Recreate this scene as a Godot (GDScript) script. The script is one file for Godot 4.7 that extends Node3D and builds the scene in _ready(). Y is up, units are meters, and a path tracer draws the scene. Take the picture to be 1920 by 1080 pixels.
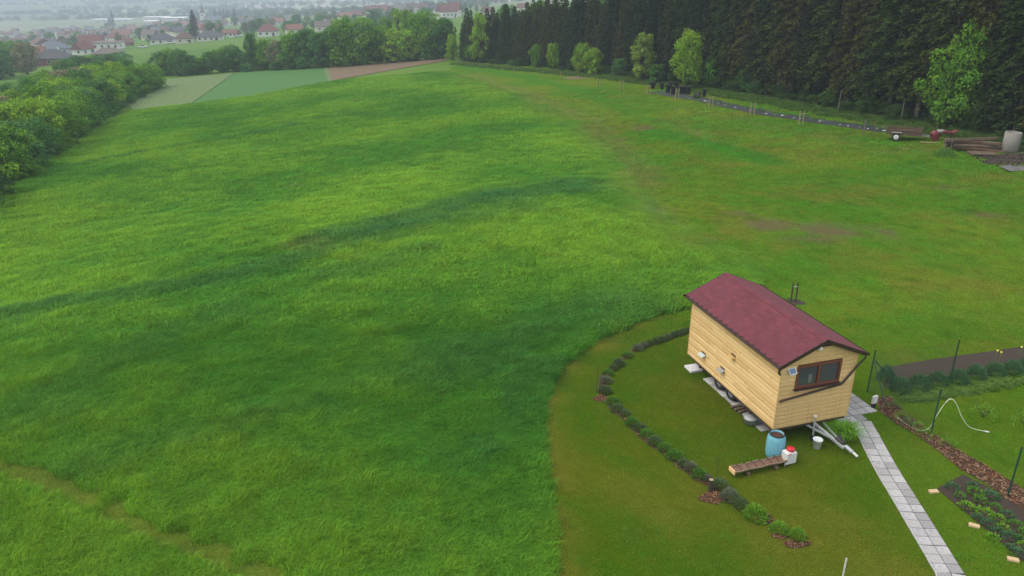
extends Node3D
# A hillside meadow seen from above: a wooden wagon in a garden, a forest edge, and a village in the hazy valley.

const PASTURE_EDGE := 0
var rng := RandomNumberGenerator.new()
var used := {}
var broad := FastNoiseLite.new()
var fine := FastNoiseLite.new()
var grain := FastNoiseLite.new()
var M := {}
var tex := {}

var meadow_edge := PackedVector2Array([Vector2(0.80, -11.15), Vector2(1.01, -15.79), Vector2(1.11, -17.51), Vector2(1.06, -19.14), Vector2(0.97, -21.01), Vector2(0.98, -22.85), Vector2(1.09, -24.40), Vector2(1.43, -25.93), Vector2(2.12, -27.48), Vector2(3.27, -29.14), Vector2(5.04, -30.98), Vector2(6.63, -32.20), Vector2(8.51, -33.26), Vector2(11.01, -34.38), Vector2(12.67, -36.61), Vector2(12.29, -39.11), Vector2(10.48, -42.34), Vector2(9.07, -47.19), Vector2(8.91, -56.34), Vector2(9.02, -72.02), Vector2(6.65, -95.12), Vector2(0.00, -124.13), Vector2(-13.21, -168.96), Vector2(-36.49, -163.85), Vector2(-46.12, -145.68), Vector2(-55.18, -138.89), Vector2(-63.83, -135.35), Vector2(-56.42, -101.99), Vector2(-50.85, -82.58), Vector2(-46.98, -70.66), Vector2(-42.20, -50.81), Vector2(-20.62, -16.40), Vector2(-16.08, -11.51)])
var pasture_edge := PackedVector2Array([Vector2(-13.21, -168.96), Vector2(0.00, -124.13), Vector2(6.65, -95.12), Vector2(9.02, -72.02), Vector2(8.91, -56.34), Vector2(9.07, -47.19), Vector2(10.48, -42.34), Vector2(12.29, -39.11), Vector2(12.67, -36.61), Vector2(11.01, -34.38), Vector2(8.51, -33.26), Vector2(6.63, -32.20), Vector2(5.04, -30.98), Vector2(3.27, -29.14), Vector2(2.12, -27.48), Vector2(1.43, -25.93), Vector2(1.09, -24.40), Vector2(0.98, -22.85), Vector2(0.97, -21.01), Vector2(1.06, -19.14), Vector2(1.11, -17.51), Vector2(1.01, -15.79), Vector2(0.80, -11.15), Vector2(16.40, -11.13), Vector2(47.41, -44.31), Vector2(43.13, -50.59), Vector2(38.13, -58.38), Vector2(34.26, -80.31), Vector2(23.24, -122.31), Vector2(13.78, -151.12), Vector2(-13.85, -194.01)])
var track := PackedVector2Array([Vector2(-19.34, -22.56), Vector2(-16.32, -21.20), Vector2(-14.03, -20.16), Vector2(-10.63, -18.05), Vector2(-7.90, -16.67), Vector2(-6.22, -15.76), Vector2(-4.08, -14.50)])
# curving bands of darker, denser grass in the meadow: points with half widths
var dark_bands := [
	[[Vector2(-27.50, -34.98), Vector2(-23.33, -35.18), Vector2(-20.28, -36.55), Vector2(-16.44, -37.15), Vector2(-14.13, -38.43), Vector2(-12.39, -40.23)], 1.1, 0.75],
	[[Vector2(-12.42, -39.33), Vector2(-10.08, -41.64), Vector2(-8.39, -43.93), Vector2(-6.45, -45.87)], 1.3, 0.7],
	[[Vector2(-9.91, -43.73), Vector2(-6.54, -46.53), Vector2(-3.82, -49.82), Vector2(-0.36, -52.25), Vector2(4.54, -54.81)], 2.3, 1.0],
	[[Vector2(-5.72, -45.11), Vector2(-3.29, -46.89), Vector2(0.00, -49.06)], 2.0, 0.55],
	[[Vector2(-48.78, -82.98), Vector2(-44.87, -86.79), Vector2(-40.63, -90.93), Vector2(-34.81, -95.69), Vector2(-27.73, -103.65)], 0.7, 0.8],
	[[Vector2(-9.65, -37.12), Vector2(-7.16, -38.38), Vector2(-4.64, -40.72)], 1.0, 0.45],
	[[Vector2(-3.63, -26.56), Vector2(-1.28, -28.29), Vector2(0.89, -29.99), Vector2(3.24, -31.31), Vector2(5.76, -32.73)], 1.6, 0.6],
	[[Vector2(-17.14, -24.46), Vector2(-16.81, -27.64), Vector2(-14.92, -30.26), Vector2(-13.04, -32.81)], 1.3, 0.4],
	[[Vector2(-13.58, -20.89), Vector2(-11.59, -22.22), Vector2(-8.85, -23.69), Vector2(-6.39, -24.30)], 1.0, 0.4],
	[[Vector2(-28.38, -106.21), Vector2(-23.70, -111.32), Vector2(-13.87, -104.09)], 1.4, 0.35],
	[[Vector2(-1.02, -21.30), Vector2(0.00, -23.18), Vector2(0.58, -24.96), Vector2(1.63, -26.96)], 0.9, 0.5]]
var pale_tracks := [
	[[Vector2(-8.21, -157.28), Vector2(3.12, -118.23), Vector2(9.11, -91.02), Vector2(10.20, -68.34), Vector2(10.11, -54.34)], 1.3, 0.8],
	[[Vector2(16.37, -87.62), Vector2(18.16, -79.66), Vector2(19.29, -69.60), Vector2(20.88, -62.63)], 0.7, 0.6],
	[[Vector2(-12.88, -180.13), Vector2(0.00, -151.17), Vector2(9.97, -126.59), Vector2(16.43, -103.56), Vector2(21.91, -88.97), Vector2(26.98, -77.47), Vector2(30.21, -67.84), Vector2(33.58, -62.72)], 0.5, 0.45],
	[[Vector2(9.51, -70.18), Vector2(9.15, -55.36), Vector2(9.34, -46.00), Vector2(10.97, -41.87)], 0.6, 0.5],
	[[Vector2(24.59, -83.77), Vector2(28.35, -70.14), Vector2(30.54, -62.52)], 0.5, 0.5]]
var lush_strips := [
	[[Vector2(-13.09, -183.04), Vector2(0.00, -151.17), Vector2(7.57, -128.16), Vector2(12.62, -112.62)], 1.6, 0.8],
	[[Vector2(15.04, -80.02), Vector2(17.58, -72.38), Vector2(19.65, -65.87), Vector2(20.88, -61.30)], 1.3, 0.9],
	[[Vector2(10.41, -112.69), Vector2(14.77, -92.47), Vector2(16.49, -82.07)], 1.0, 0.5],
	[[Vector2(19.94, -55.86), Vector2(24.63, -56.12), Vector2(29.77, -57.30)], 1.6, 0.4]]
var bare_spots := [[Vector2(15.10, -44.78), 1.6], [Vector2(14.06, -46.79), 0.9], [Vector2(18.25, -43.52), 2.0], [Vector2(16.51, -42.02), 1.0], [Vector2(21.11, -42.70), 1.0], [Vector2(14.03, -83.15), 1.6], [Vector2(11.12, -76.77), 0.7], [Vector2(28.51, -45.78), 1.0], [Vector2(29.12, -52.13), 0.8], [Vector2(9.67, -47.78), 0.6], [Vector2(-11.73, -42.88), 1.3], [Vector2(-10.71, -41.78), 0.7], [Vector2(-18.47, -64.99), 0.8]]

# ---------------------------------------------------------------- land
func land(x: float, z: float) -> float:
	var d := maxf(-z, 0.0)
	var s := 0.07 * (minf(x, 150.0) - 9.0) - 0.041 * (d - 24.0)
	if s < -60.0:
		s = -60.0 - 120.0 * (1.0 - exp((s + 60.0) / 120.0))
	return s * smoothstep(12.0, 55.0, Vector2(x - 11.0, z + 25.0).length())
func put(p: Vector2, up := 0.0) -> Vector3:
	return Vector3(p.x, land(p.x, p.y) + up, p.y)
func to_line(p: Vector2, line: Array) -> float:
	var best := 1e9
	for i in line.size() - 1:
		best = minf(best, p.distance_squared_to(Geometry2D.get_closest_point_to_segment(p, line[i], line[i + 1])))
	return sqrt(best)
func band(p: Vector2, list: Array) -> float:
	var most := 0.0
	for b in list:
		var reach: float = b[1] * (1.0 + 0.7 * fine.get_noise_2d(p.x * 3.0, p.y * 3.0))
		var away := to_line(p, b[0]) + 1.1 * broad.get_noise_2d(p.x * 6.0, p.y * 6.0)
		most = maxf(most, b[2] * (1.0 - smoothstep(reach * 0.5, reach * 1.5, away)))
	return most
func bareness(p: Vector2) -> float:
	var most := 0.0
	for b in bare_spots:
		var away := p.distance_to(b[0]) + 1.5 * fine.get_noise_2d(p.x * 4.0, p.y * 4.0)
		most = maxf(most, 1.0 - smoothstep(b[1] * 0.65, b[1] * 1.1, away + 0.5 * grain.get_noise_2d(p.x * 22.0, p.y * 22.0)))
	return most
func lerp3(a: Color, b: Color, t: float) -> Color:
	return a.lerp(b, clampf(t, 0.0, 1.0))

# what kind of grass grows where (linear base colours), and how high: colour, height factor in alpha
func meadow_look(p: Vector2) -> Color:
	var n := broad.get_noise_2d(p.x, p.y) * 1.3
	var k := fine.get_noise_2d(p.x, p.y)
	var c := lerp3(MEADOW_MID, MEADOW_YELLOW, 0.45 + 1.0 * n + 0.5 * k)
	c = lerp3(c, MEADOW_DEEP, clampf(-0.15 + 0.9 * broad.get_noise_2d(p.x * 2.3 + 90.0, p.y * 2.3) - 0.3 * k, 0.0, 0.8))
	var b := band(p, dark_bands)
	c = lerp3(c, MEADOW_BLUE, b * (0.75 + 0.5 * k))
	var tall := 1.0 + 0.6 * k + 0.25 * n + 0.25 * b
	c = lerp3(c, DRY, bareness(p) * 0.6)
	return Color(c.r, c.g, c.b, clampf(tall, 0.5, 1.7))
func lawn_look(p: Vector2) -> Color:
	var n := broad.get_noise_2d(p.x * 2.0 + 40.0, p.y * 2.0) * 1.3
	var k := fine.get_noise_2d(p.x * 1.5, p.y * 1.5 + 77.0)
	var c := lerp3(LAWN_OLIVE, LAWN_GREEN, 0.5 + 1.0 * n + 0.8 * k)
	# beyond the garden the grass is a fresher pasture
	var out := clampf(smoothstep(27.0, 36.0, -p.y) + smoothstep(9.5, 12.5, p.x) * 0.5, 0.0, 1.0)
	c = lerp3(c, lerp3(PASTURE, PASTURE_YELLOW, 0.4 + 1.2 * n + 0.7 * k), out * 0.85)
	c = lerp3(c, LAWN_DRY, clampf(0.9 * broad.get_noise_2d(p.x * 3.5 - 70.0, p.y * 3.5) + 0.5 * k - 0.05, 0.0, 0.5))
	var edge := to_line(p, garden_edge)
	c = lerp3(c, LAWN_DRY, 0.75 * (1.0 - smoothstep(0.1, 0.75, edge + 0.35 * k)))
	c = lerp3(c, PALE, 0.8 * band(p, pale_tracks))
	var lush := band(p, lush_strips)
	c = lerp3(c, LUSH, lush)
	c = lerp3(c, LAWN_GREEN, 0.7 * smoothstep(0.25, 0.5, fine.get_noise_2d(p.x * 2.2 + 31.0, p.y * 2.2)))
	c = lerp3(c, SOIL, bareness(p) * 0.9)
	return Color(c.r, c.g, c.b, 1.0 + 1.2 * lush - 0.4 * bareness(p))
var soft_edge: Array = [Vector2(-13.21, -168.96), Vector2(0.00, -124.13), Vector2(6.65, -95.12), Vector2(9.02, -72.02), Vector2(8.91, -56.34), Vector2(9.07, -47.19), Vector2(10.48, -42.34), Vector2(12.29, -39.11), Vector2(12.67, -36.61)]
var garden_edge: Array = [Vector2(11.01, -34.38), Vector2(8.51, -33.26), Vector2(6.63, -32.20), Vector2(5.04, -30.98), Vector2(3.27, -29.14), Vector2(2.12, -27.48), Vector2(1.43, -25.93), Vector2(1.09, -24.40), Vector2(0.98, -22.85), Vector2(0.97, -21.01), Vector2(1.06, -19.14), Vector2(1.11, -17.51), Vector2(1.01, -15.79)]
const MEADOW_MID := Color(0.102, 0.298, 0.030)
const MEADOW_YELLOW := Color(0.222, 0.421, 0.036)
const MEADOW_DEEP := Color(0.060, 0.213, 0.024)
const MEADOW_BLUE := Color(0.069, 0.213, 0.061)
const DRY := Color(0.17, 0.18, 0.07)
const PASTURE := Color(0.128, 0.319, 0.026)
const PASTURE_YELLOW := Color(0.226, 0.342, 0.033)
const LAWN_OLIVE := Color(0.135, 0.195, 0.014)
const LAWN_GREEN := Color(0.075, 0.185, 0.012)
const LAWN_DRY := Color(0.27, 0.24, 0.05)
const PALE := Color(0.230, 0.276, 0.083)
const LUSH := Color(0.086, 0.310, 0.028)
const SOIL := Color(0.21, 0.17, 0.125)

# ---------------------------------------------------------------- helpers
func numbered(called: String) -> String:
	if not used.has(called):
		used[called] = 0
		return called
	used[called] += 1
	return "%s_%03d" % [called, used[called]]
func tag(o: Node, label: String, category: String, group := "", kind := "") -> Node:
	if label: o.set_meta("label", label)
	if category: o.set_meta("category", category)
	if group: o.set_meta("group", group)
	if kind: o.set_meta("kind", kind)
	return o
func thing(called: String, label: String, category: String, at := Vector3.ZERO, turn := 0.0, group := "") -> Node3D:
	var o := Node3D.new()
	o.name = numbered(called)
	add_child(o)
	o.position = at
	o.rotation.y = turn
	tag(o, label, category, group)
	return o
func part(called: String, mesh: Mesh, m: Material, parent: Node, at := Vector3.ZERO) -> MeshInstance3D:
	var o := MeshInstance3D.new()
	o.mesh = mesh
	o.material_override = m
	if parent == self:
		o.name = numbered(called)
		add_child(o)
	else:
		o.name = called
		parent.add_child(o, true)
	o.position = at
	return o
func again(o: Node3D, at: Vector3, turn: float, label: String) -> Node3D:
	var base := String(o.name)
	var c: Node3D = o.duplicate()
	c.name = numbered(base)
	add_child(c)
	c.position = at
	c.rotation.y = turn
	if label: c.set_meta("label", label)
	return c
func ordinal(n: int) -> String:
	var w := ["first", "second", "third", "fourth", "fifth", "sixth", "seventh", "eighth", "ninth", "tenth", "eleventh", "twelfth", "thirteenth", "fourteenth", "fifteenth", "sixteenth", "seventeenth", "eighteenth", "nineteenth"]
	if n <= 19: return w[n - 1]
	var tens := ["twentieth", "thirtieth", "fortieth", "fiftieth", "sixtieth", "seventieth", "eightieth", "ninetieth"]
	var ten := ["twenty", "thirty", "forty", "fifty", "sixty", "seventy", "eighty", "ninety"]
	if n % 10 == 0 and n < 100: return tens[n / 10 - 2]
	if n < 100: return ten[n / 10 - 2] + "-" + w[n % 10 - 1]
	if n % 100 == 0: return ["", "hundredth", "two-hundredth"][n / 100]
	return ["", "hundred and ", "two hundred and "][n / 100] + ordinal(n % 100)
func lin(r: float, g: float, b: float) -> Color:
	return Color(r, g, b).linear_to_srgb()
func mat(r: float, g: float, b: float, rough := 0.9, texture: Texture2D = null, scale := 1.0, metal := 0.0) -> StandardMaterial3D:
	var m := StandardMaterial3D.new()
	m.albedo_color = lin(r, g, b)
	m.roughness = rough
	m.metallic = metal
	if texture:
		m.albedo_texture = texture
		m.uv1_triplanar = true
		m.uv1_scale = Vector3.ONE * scale
	return m
func leafy(r: float, g: float, b: float, through := 0.35) -> StandardMaterial3D:
	var m := StandardMaterial3D.new()
	m.albedo_color = lin(r, g, b)
	m.roughness = 0.7
	m.metallic_specular = 0.12
	m.vertex_color_use_as_albedo = true
	if through > 0.0:
		m.backlight_enabled = true
		m.backlight = lin(through, through, through * 0.7)
	return m
func noise_tex(freq: float, octaves: int, low: Color, high: Color, size := 512, seed_value := 1) -> NoiseTexture2D:
	var n := FastNoiseLite.new()
	n.seed = seed_value
	n.noise_type = FastNoiseLite.TYPE_SIMPLEX_SMOOTH
	n.frequency = freq
	n.fractal_octaves = octaves
	var t := NoiseTexture2D.new()
	t.width = size
	t.height = size
	t.seamless = true
	t.noise = n
	var g := Gradient.new()
	g.set_color(0, low)
	g.set_color(1, high)
	t.color_ramp = g
	return t
func wood_tex(seed_value: int, low: Color, high: Color, knots: int) -> ImageTexture:
	var im := Image.create(512, 128, false, Image.FORMAT_RGB8)
	var n := FastNoiseLite.new()
	n.seed = seed_value
	n.frequency = 0.02
	n.fractal_octaves = 4
	var r := RandomNumberGenerator.new()
	r.seed = seed_value
	var spots := []
	for i in knots:
		spots.append(Vector3(r.randf() * 512, r.randf() * 128, r.randf_range(3.0, 6.0)))
	for y in 128:
		for x in 512:
			var bend := 0.0
			var dark := 0.0
			for s in spots:
				var q: float = Vector2((x - s.x) * 0.6, y - s.y).length() / s.z
				bend += exp(-q * 0.5) * 6.0
				dark = maxf(dark, 1.0 - smoothstep(0.5, 1.1, q))
			var v := n.get_noise_2d(x * 0.25, (y + bend) * 4.0) * 0.5 + 0.5
			var w := n.get_noise_2d(x * 0.6 + 900.0, y * 1.0) * 0.5 + 0.5
			var c := low.lerp(high, clampf(v * 0.7 + w * 0.4, 0.0, 1.0))
			im.set_pixel(x, y, c.lerp(Color(0.45, 0.26, 0.13), dark * 0.8))
	return ImageTexture.create_from_image(im)
func begin() -> SurfaceTool:
	var st := SurfaceTool.new()
	st.begin(Mesh.PRIMITIVE_TRIANGLES)
	st.set_smooth_group(-1)
	return st
func finish(st: SurfaceTool) -> ArrayMesh:
	st.generate_normals()
	return st.commit()
func tri(st: SurfaceTool, a: Vector3, b: Vector3, c: Vector3) -> void:
	st.add_vertex(a); st.add_vertex(b); st.add_vertex(c)
func quad(st: SurfaceTool, a: Vector3, b: Vector3, c: Vector3, d: Vector3) -> void:
	tri(st, a, b, c); tri(st, a, c, d)
# a box with its corners cut by c; xf places it
func box(st: SurfaceTool, size: Vector3, xf: Transform3D, c := 0.0) -> void:
	var h := size * 0.5
	if c <= 0.0:
		var v := []
		for i in 8:
			v.append(xf * Vector3(h.x * (1 if i & 1 else -1), h.y * (1 if i & 2 else -1), h.z * (1 if i & 4 else -1)))
		quad(st, v[4], v[6], v[7], v[5]); quad(st, v[1], v[3], v[2], v[0]); quad(st, v[5], v[7], v[3], v[1])
		quad(st, v[0], v[2], v[6], v[4]); quad(st, v[6], v[2], v[3], v[7]); quad(st, v[0], v[4], v[5], v[1])
		return
	var rings := []
	for lay in [[-h.y, c], [-h.y + c, 0.0], [h.y - c, 0.0], [h.y, c]]:
		var x: float = h.x - lay[1]
		var z: float = h.z - lay[1]
		var y: float = lay[0]
		rings.append([xf * Vector3(-x, y, -z), xf * Vector3(x, y, -z), xf * Vector3(x, y, z), xf * Vector3(-x, y, z)])
	for k in 3:
		for i in 4:
			var j := (i + 1) % 4
			quad(st, rings[k][i], rings[k][j], rings[k + 1][j], rings[k + 1][i])
	quad(st, rings[3][0], rings[3][1], rings[3][2], rings[3][3])
	quad(st, rings[0][3], rings[0][2], rings[0][1], rings[0][0])
func box_mesh(size: Vector3, c := 0.0) -> ArrayMesh:
	var st := begin()
	box(st, size, Transform3D(), c)
	return finish(st)
func tube(st: SurfaceTool, pts: Array, radii: Array, n := 6) -> void:
	var rings := []
	for i in pts.size():
		var along: Vector3 = (pts[mini(i + 1, pts.size() - 1)] - pts[maxi(i - 1, 0)]).normalized()
		var side := along.cross(Vector3.UP if absf(along.y) < 0.9 else Vector3.RIGHT).normalized()
		var over := side.cross(along).normalized()
		var r: float = radii[mini(i, radii.size() - 1)]
		var ring := []
		for k in n:
			var a := TAU * k / n
			ring.append(pts[i] + (side * cos(a) + over * sin(a)) * r)
		rings.append(ring)
	st.set_smooth_group(1)
	for i in rings.size() - 1:
		for k in n:
			var j := (k + 1) % n
			quad(st, rings[i][k], rings[i + 1][k], rings[i + 1][j], rings[i][j])
	st.set_smooth_group(-1)
	for k in range(1, n - 1):
		tri(st, rings[0][0], rings[0][k], rings[0][k + 1])
		tri(st, rings[-1][0], rings[-1][k + 1], rings[-1][k])
func lathe(st: SurfaceTool, profile: Array, n: int, xf := Transform3D()) -> void:
	st.set_smooth_group(1)
	for i in profile.size() - 1:
		for k in n:
			var a := TAU * k / n
			var b := TAU * (k + 1) / n
			var p: Vector2 = profile[i]
			var q: Vector2 = profile[i + 1]
			var v0 := xf * Vector3(cos(a) * p.x, p.y, sin(a) * p.x)
			var v1 := xf * Vector3(cos(b) * p.x, p.y, sin(b) * p.x)
			var v2 := xf * Vector3(cos(b) * q.x, q.y, sin(b) * q.x)
			var v3 := xf * Vector3(cos(a) * q.x, q.y, sin(a) * q.x)
			if p.x > 0.0001: tri(st, v0, v1, v2)
			if q.x > 0.0001: tri(st, v0, v2, v3)
	st.set_smooth_group(-1)
func place(at: Vector3, turn := Vector3.ZERO) -> Transform3D:
	return Transform3D(Basis.from_euler(turn), at)
# a flat sheet following the land, from an outline of (x, z) points
func sheet(outline: PackedVector2Array, cell: float, up: float) -> ArrayMesh:
	var lo := outline[0]
	var hi := outline[0]
	for p in outline:
		lo = lo.min(p)
		hi = hi.max(p)
	var st := begin()
	st.set_smooth_group(1)
	var nx := int(ceil((hi.x - lo.x) / cell))
	var nz := int(ceil((hi.y - lo.y) / cell))
	for i in nx:
		for j in nz:
			var a := lo + Vector2(i, j) * cell
			var sq := PackedVector2Array([a, a + Vector2(cell, 0), a + Vector2(cell, cell), a + Vector2(0, cell)])
			for piece in Geometry2D.intersect_polygons(outline, sq):
				var ix := Geometry2D.triangulate_polygon(piece)
				for k in range(0, ix.size(), 3):
					var q := [piece[ix[k]], piece[ix[k + 1]], piece[ix[k + 2]]]
					if (q[1] - q[0]).cross(q[2] - q[0]) < 0: q.reverse()
					for p in q: st.add_vertex(put(p, up))
	return finish(st)
func ribbon(line: Array, half: float, rough_edge := 0.0) -> PackedVector2Array:
	var left := []
	var right := []
	for i in line.size():
		var along: Vector2 = (line[mini(i + 1, line.size() - 1)] - line[maxi(i - 1, 0)]).normalized()
		var side := Vector2(-along.y, along.x)
		left.append(line[i] + side * half * (1.0 + rough_edge * rng.randf_range(-1, 1)))
		right.append(line[i] - side * half * (1.0 + rough_edge * rng.randf_range(-1, 1)))
	right.reverse()
	return PackedVector2Array(left + right)
func dense(line: Array, step: float) -> Array:
	var out := []
	for i in line.size() - 1:
		var n := maxi(1, int(line[i].distance_to(line[i + 1]) / step))
		for k in n: out.append(line[i].lerp(line[i + 1], float(k) / n))
	out.append(line[-1])
	return out
func blob(at: Vector2, rx: float, rz: float, n := 18, wob := 0.2) -> PackedVector2Array:
	var out := PackedVector2Array()
	var s := rng.randf() * 90.0
	for k in n:
		var a := TAU * k / n
		var r := 1.0 + wob * 2.0 * grain.get_noise_2d(s + cos(a) * 12.0, sin(a) * 12.0)
		out.append(at + Vector2(cos(a) * rx, sin(a) * rz) * r)
	return out
func inside_any(p: Vector2, list: Array) -> bool:
	for poly in list:
		if Geometry2D.is_point_in_polygon(p, poly): return true
	return false
# many copies of small meshes as one object that nobody could count
func scatter(called: String, mesh: Mesh, m: Material, spots: Array, label: String, category: String, parent: Node = self) -> void:
	if spots.is_empty(): return
	var mm := MultiMesh.new()
	mm.transform_format = MultiMesh.TRANSFORM_3D
	mm.use_colors = true
	mm.mesh = mesh
	mm.instance_count = spots.size()
	for i in spots.size():
		mm.set_instance_transform(i, spots[i][0])
		mm.set_instance_color(i, spots[i][1])
	var o := MultiMeshInstance3D.new()
	o.multimesh = mm
	o.material_override = m
	if parent == self:
		o.name = numbered(called)
		add_child(o)
		tag(o, label, category, "", "stuff")
	else:
		o.name = called
		parent.add_child(o, true)
		o.set_meta("kind", "stuff")

# ---------------------------------------------------------------- plants
func from_arrays(v: PackedVector3Array, c: PackedColorArray, nrm: PackedVector3Array) -> ArrayMesh:
	var arrays := []
	arrays.resize(Mesh.ARRAY_MAX)
	arrays[Mesh.ARRAY_VERTEX] = v
	arrays[Mesh.ARRAY_NORMAL] = nrm
	arrays[Mesh.ARRAY_COLOR] = c
	var m := ArrayMesh.new()
	m.add_surface_from_arrays(Mesh.PRIMITIVE_TRIANGLES, arrays)
	return m
# a patch of grass: blades of height lo..hi spread over a disc
func tuft(seed_value: int, blades: int, radius: float, lo: float, hi: float, width: float, lean: float, spread_tone: float) -> ArrayMesh:
	var r := RandomNumberGenerator.new()
	r.seed = seed_value
	var v := PackedVector3Array()
	var c := PackedColorArray()
	var nrm := PackedVector3Array()
	for i in blades:
		var a := r.randf() * TAU
		var q := sqrt(r.randf()) * radius
		var foot := Vector3(cos(a) * q, -0.03, sin(a) * q)
		var tall := r.randf_range(lo, hi) * (1.0 - 0.3 * q / radius)
		var turn := r.randf() * TAU
		var side := Vector3(cos(turn), 0, sin(turn)) * width * r.randf_range(0.7, 1.3)
		var lean_to := (Vector3(r.randf_range(-1, 1), 0, r.randf_range(-1, 1)) + Vector3(0.5, 0, 0.2)) * lean * tall
		var mid := foot + Vector3(0, tall * 0.6, 0) + lean_to * 0.35
		var tip := foot + Vector3(0, tall * (0.95 - 0.25 * lean), 0) + lean_to
		var k := 1.0 + spread_tone * r.randf_range(-1, 1)
		var tint := Color(k * (1.0 + 0.18 * r.randf_range(-1, 1)), k, k * (1.0 + 0.3 * r.randf_range(-1, 1)))
		var n := (mid - foot).cross(side).normalized()
		# (front faces run clockwise: the side of the blade is chosen so that its face and its normal agree)
		if n.y < 0: n = -n
		if (mid + side * 0.8 - (foot - side)).cross(side * 2.0).dot(n) < 0: side = -side
		n = (n + Vector3.UP * 1.3).normalized()
		for p in [foot - side, foot + side, mid + side * 0.8, foot - side, mid + side * 0.8, mid - side * 0.8, mid - side * 0.8, mid + side * 0.8, tip]:
			v.append(p); c.append(tint); nrm.append(n)
	return from_arrays(v, c, nrm)
func leaf_into(v: PackedVector3Array, c: PackedColorArray, nrm: PackedVector3Array, at: Vector3, dir: Vector3, face: Vector3, long: float, wide: float, tint: Color) -> void:
	var side := dir.cross(face).normalized() * wide * 0.5
	var n := side.cross(dir).normalized()
	if n.dot(face) < 0: n = -n
	var mid := at + dir * long * 0.5 + face * long * 0.08
	var tip := at + dir * long
	if (tip - at).cross(mid + side - at).dot(n) < 0: side = -side
	for p in [at, mid + side, tip, at, tip, mid - side]:
		v.append(p); c.append(tint); nrm.append(n)
func any_dir(r: RandomNumberGenerator) -> Vector3:
	var y := r.randf_range(-1, 1)
	var a := r.randf() * TAU
	var s := sqrt(1.0 - y * y)
	return Vector3(cos(a) * s, y, sin(a) * s)
# a broadleaved crown and its trunk, one unit tall; wide: width over height; low: where the crown begins
func leaf_tree(seed_value: int, wide: float, low: float, clumps: int, leaves: int, leaf: float) -> Array:
	var r := RandomNumberGenerator.new()
	r.seed = seed_value
	var v := PackedVector3Array()
	var c := PackedColorArray()
	var nrm := PackedVector3Array()
	var st := begin()
	var half := wide * 0.5
	var top := Vector3(r.randf_range(-0.03, 0.03), 0.72, r.randf_range(-0.03, 0.03))
	tube(st, [Vector3(0, -0.03, 0), Vector3(0.005, 0.15, 0), Vector3(top.x * 0.5, 0.42, top.z * 0.5), top], [0.024, 0.018, 0.012, 0.004], 6)
	for k in clumps:
		var t := (k + 0.5) / clumps
		var y := low + (1.0 - low) * (0.08 + 0.84 * t)
		var girth := half * pow(maxf(0.0, 1.0 - pow(absf(t * 2.0 - 0.8) / 1.25, 2.4)), 0.5)
		var a := k * 2.4 + r.randf_range(-0.5, 0.5)
		var q := girth * sqrt(r.randf_range(0.12, 1.0)) * r.randf_range(0.78, 1.04) * (1.0 + 0.22 * sin(a * 2.0 + seed_value) + 0.12 * sin(a * 3.0 + y * 9.0))
		var mid := Vector3(cos(a) * q, y, sin(a) * q)
		var size := half * r.randf_range(0.17, 0.40)
		tube(st, [Vector3(top.x * 0.3, maxf(low * 0.6, y - 0.25), top.z * 0.3), mid * Vector3(0.6, 1, 0.6) - Vector3(0, 0.05, 0), mid], [0.008, 0.005, 0.002], 4)
		var tone := r.randf_range(0.55, 0.85)
		var warm := r.randf_range(0.9, 1.12)
		for i in leaves:
			var d := any_dir(r)
			var out := (d + Vector3(0, 0.25, 0)).normalized()
			var reach := size * (0.55 + 0.5 * sqrt(r.randf())) * (1.0 + 0.25 * sin(d.x * 7.0 + k) * cos(d.z * 6.0))
			var at := mid + Vector3(out.x * reach, out.y * reach * 0.75, out.z * reach)
			var face := (out + Vector3.UP * 0.3 + any_dir(r) * 0.7).normalized()
			var dir := (any_dir(r) + out * 0.3).cross(face).normalized()
			var kk := tone * r.randf_range(0.72, 1.28)
			leaf_into(v, c, nrm, at, dir, face, leaf * r.randf_range(0.7, 1.35), leaf * r.randf_range(0.45, 0.8), Color(kk * warm, kk, kk * r.randf_range(0.7, 1.2)))
	return [from_arrays(v, c, nrm), finish(st)]
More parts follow.
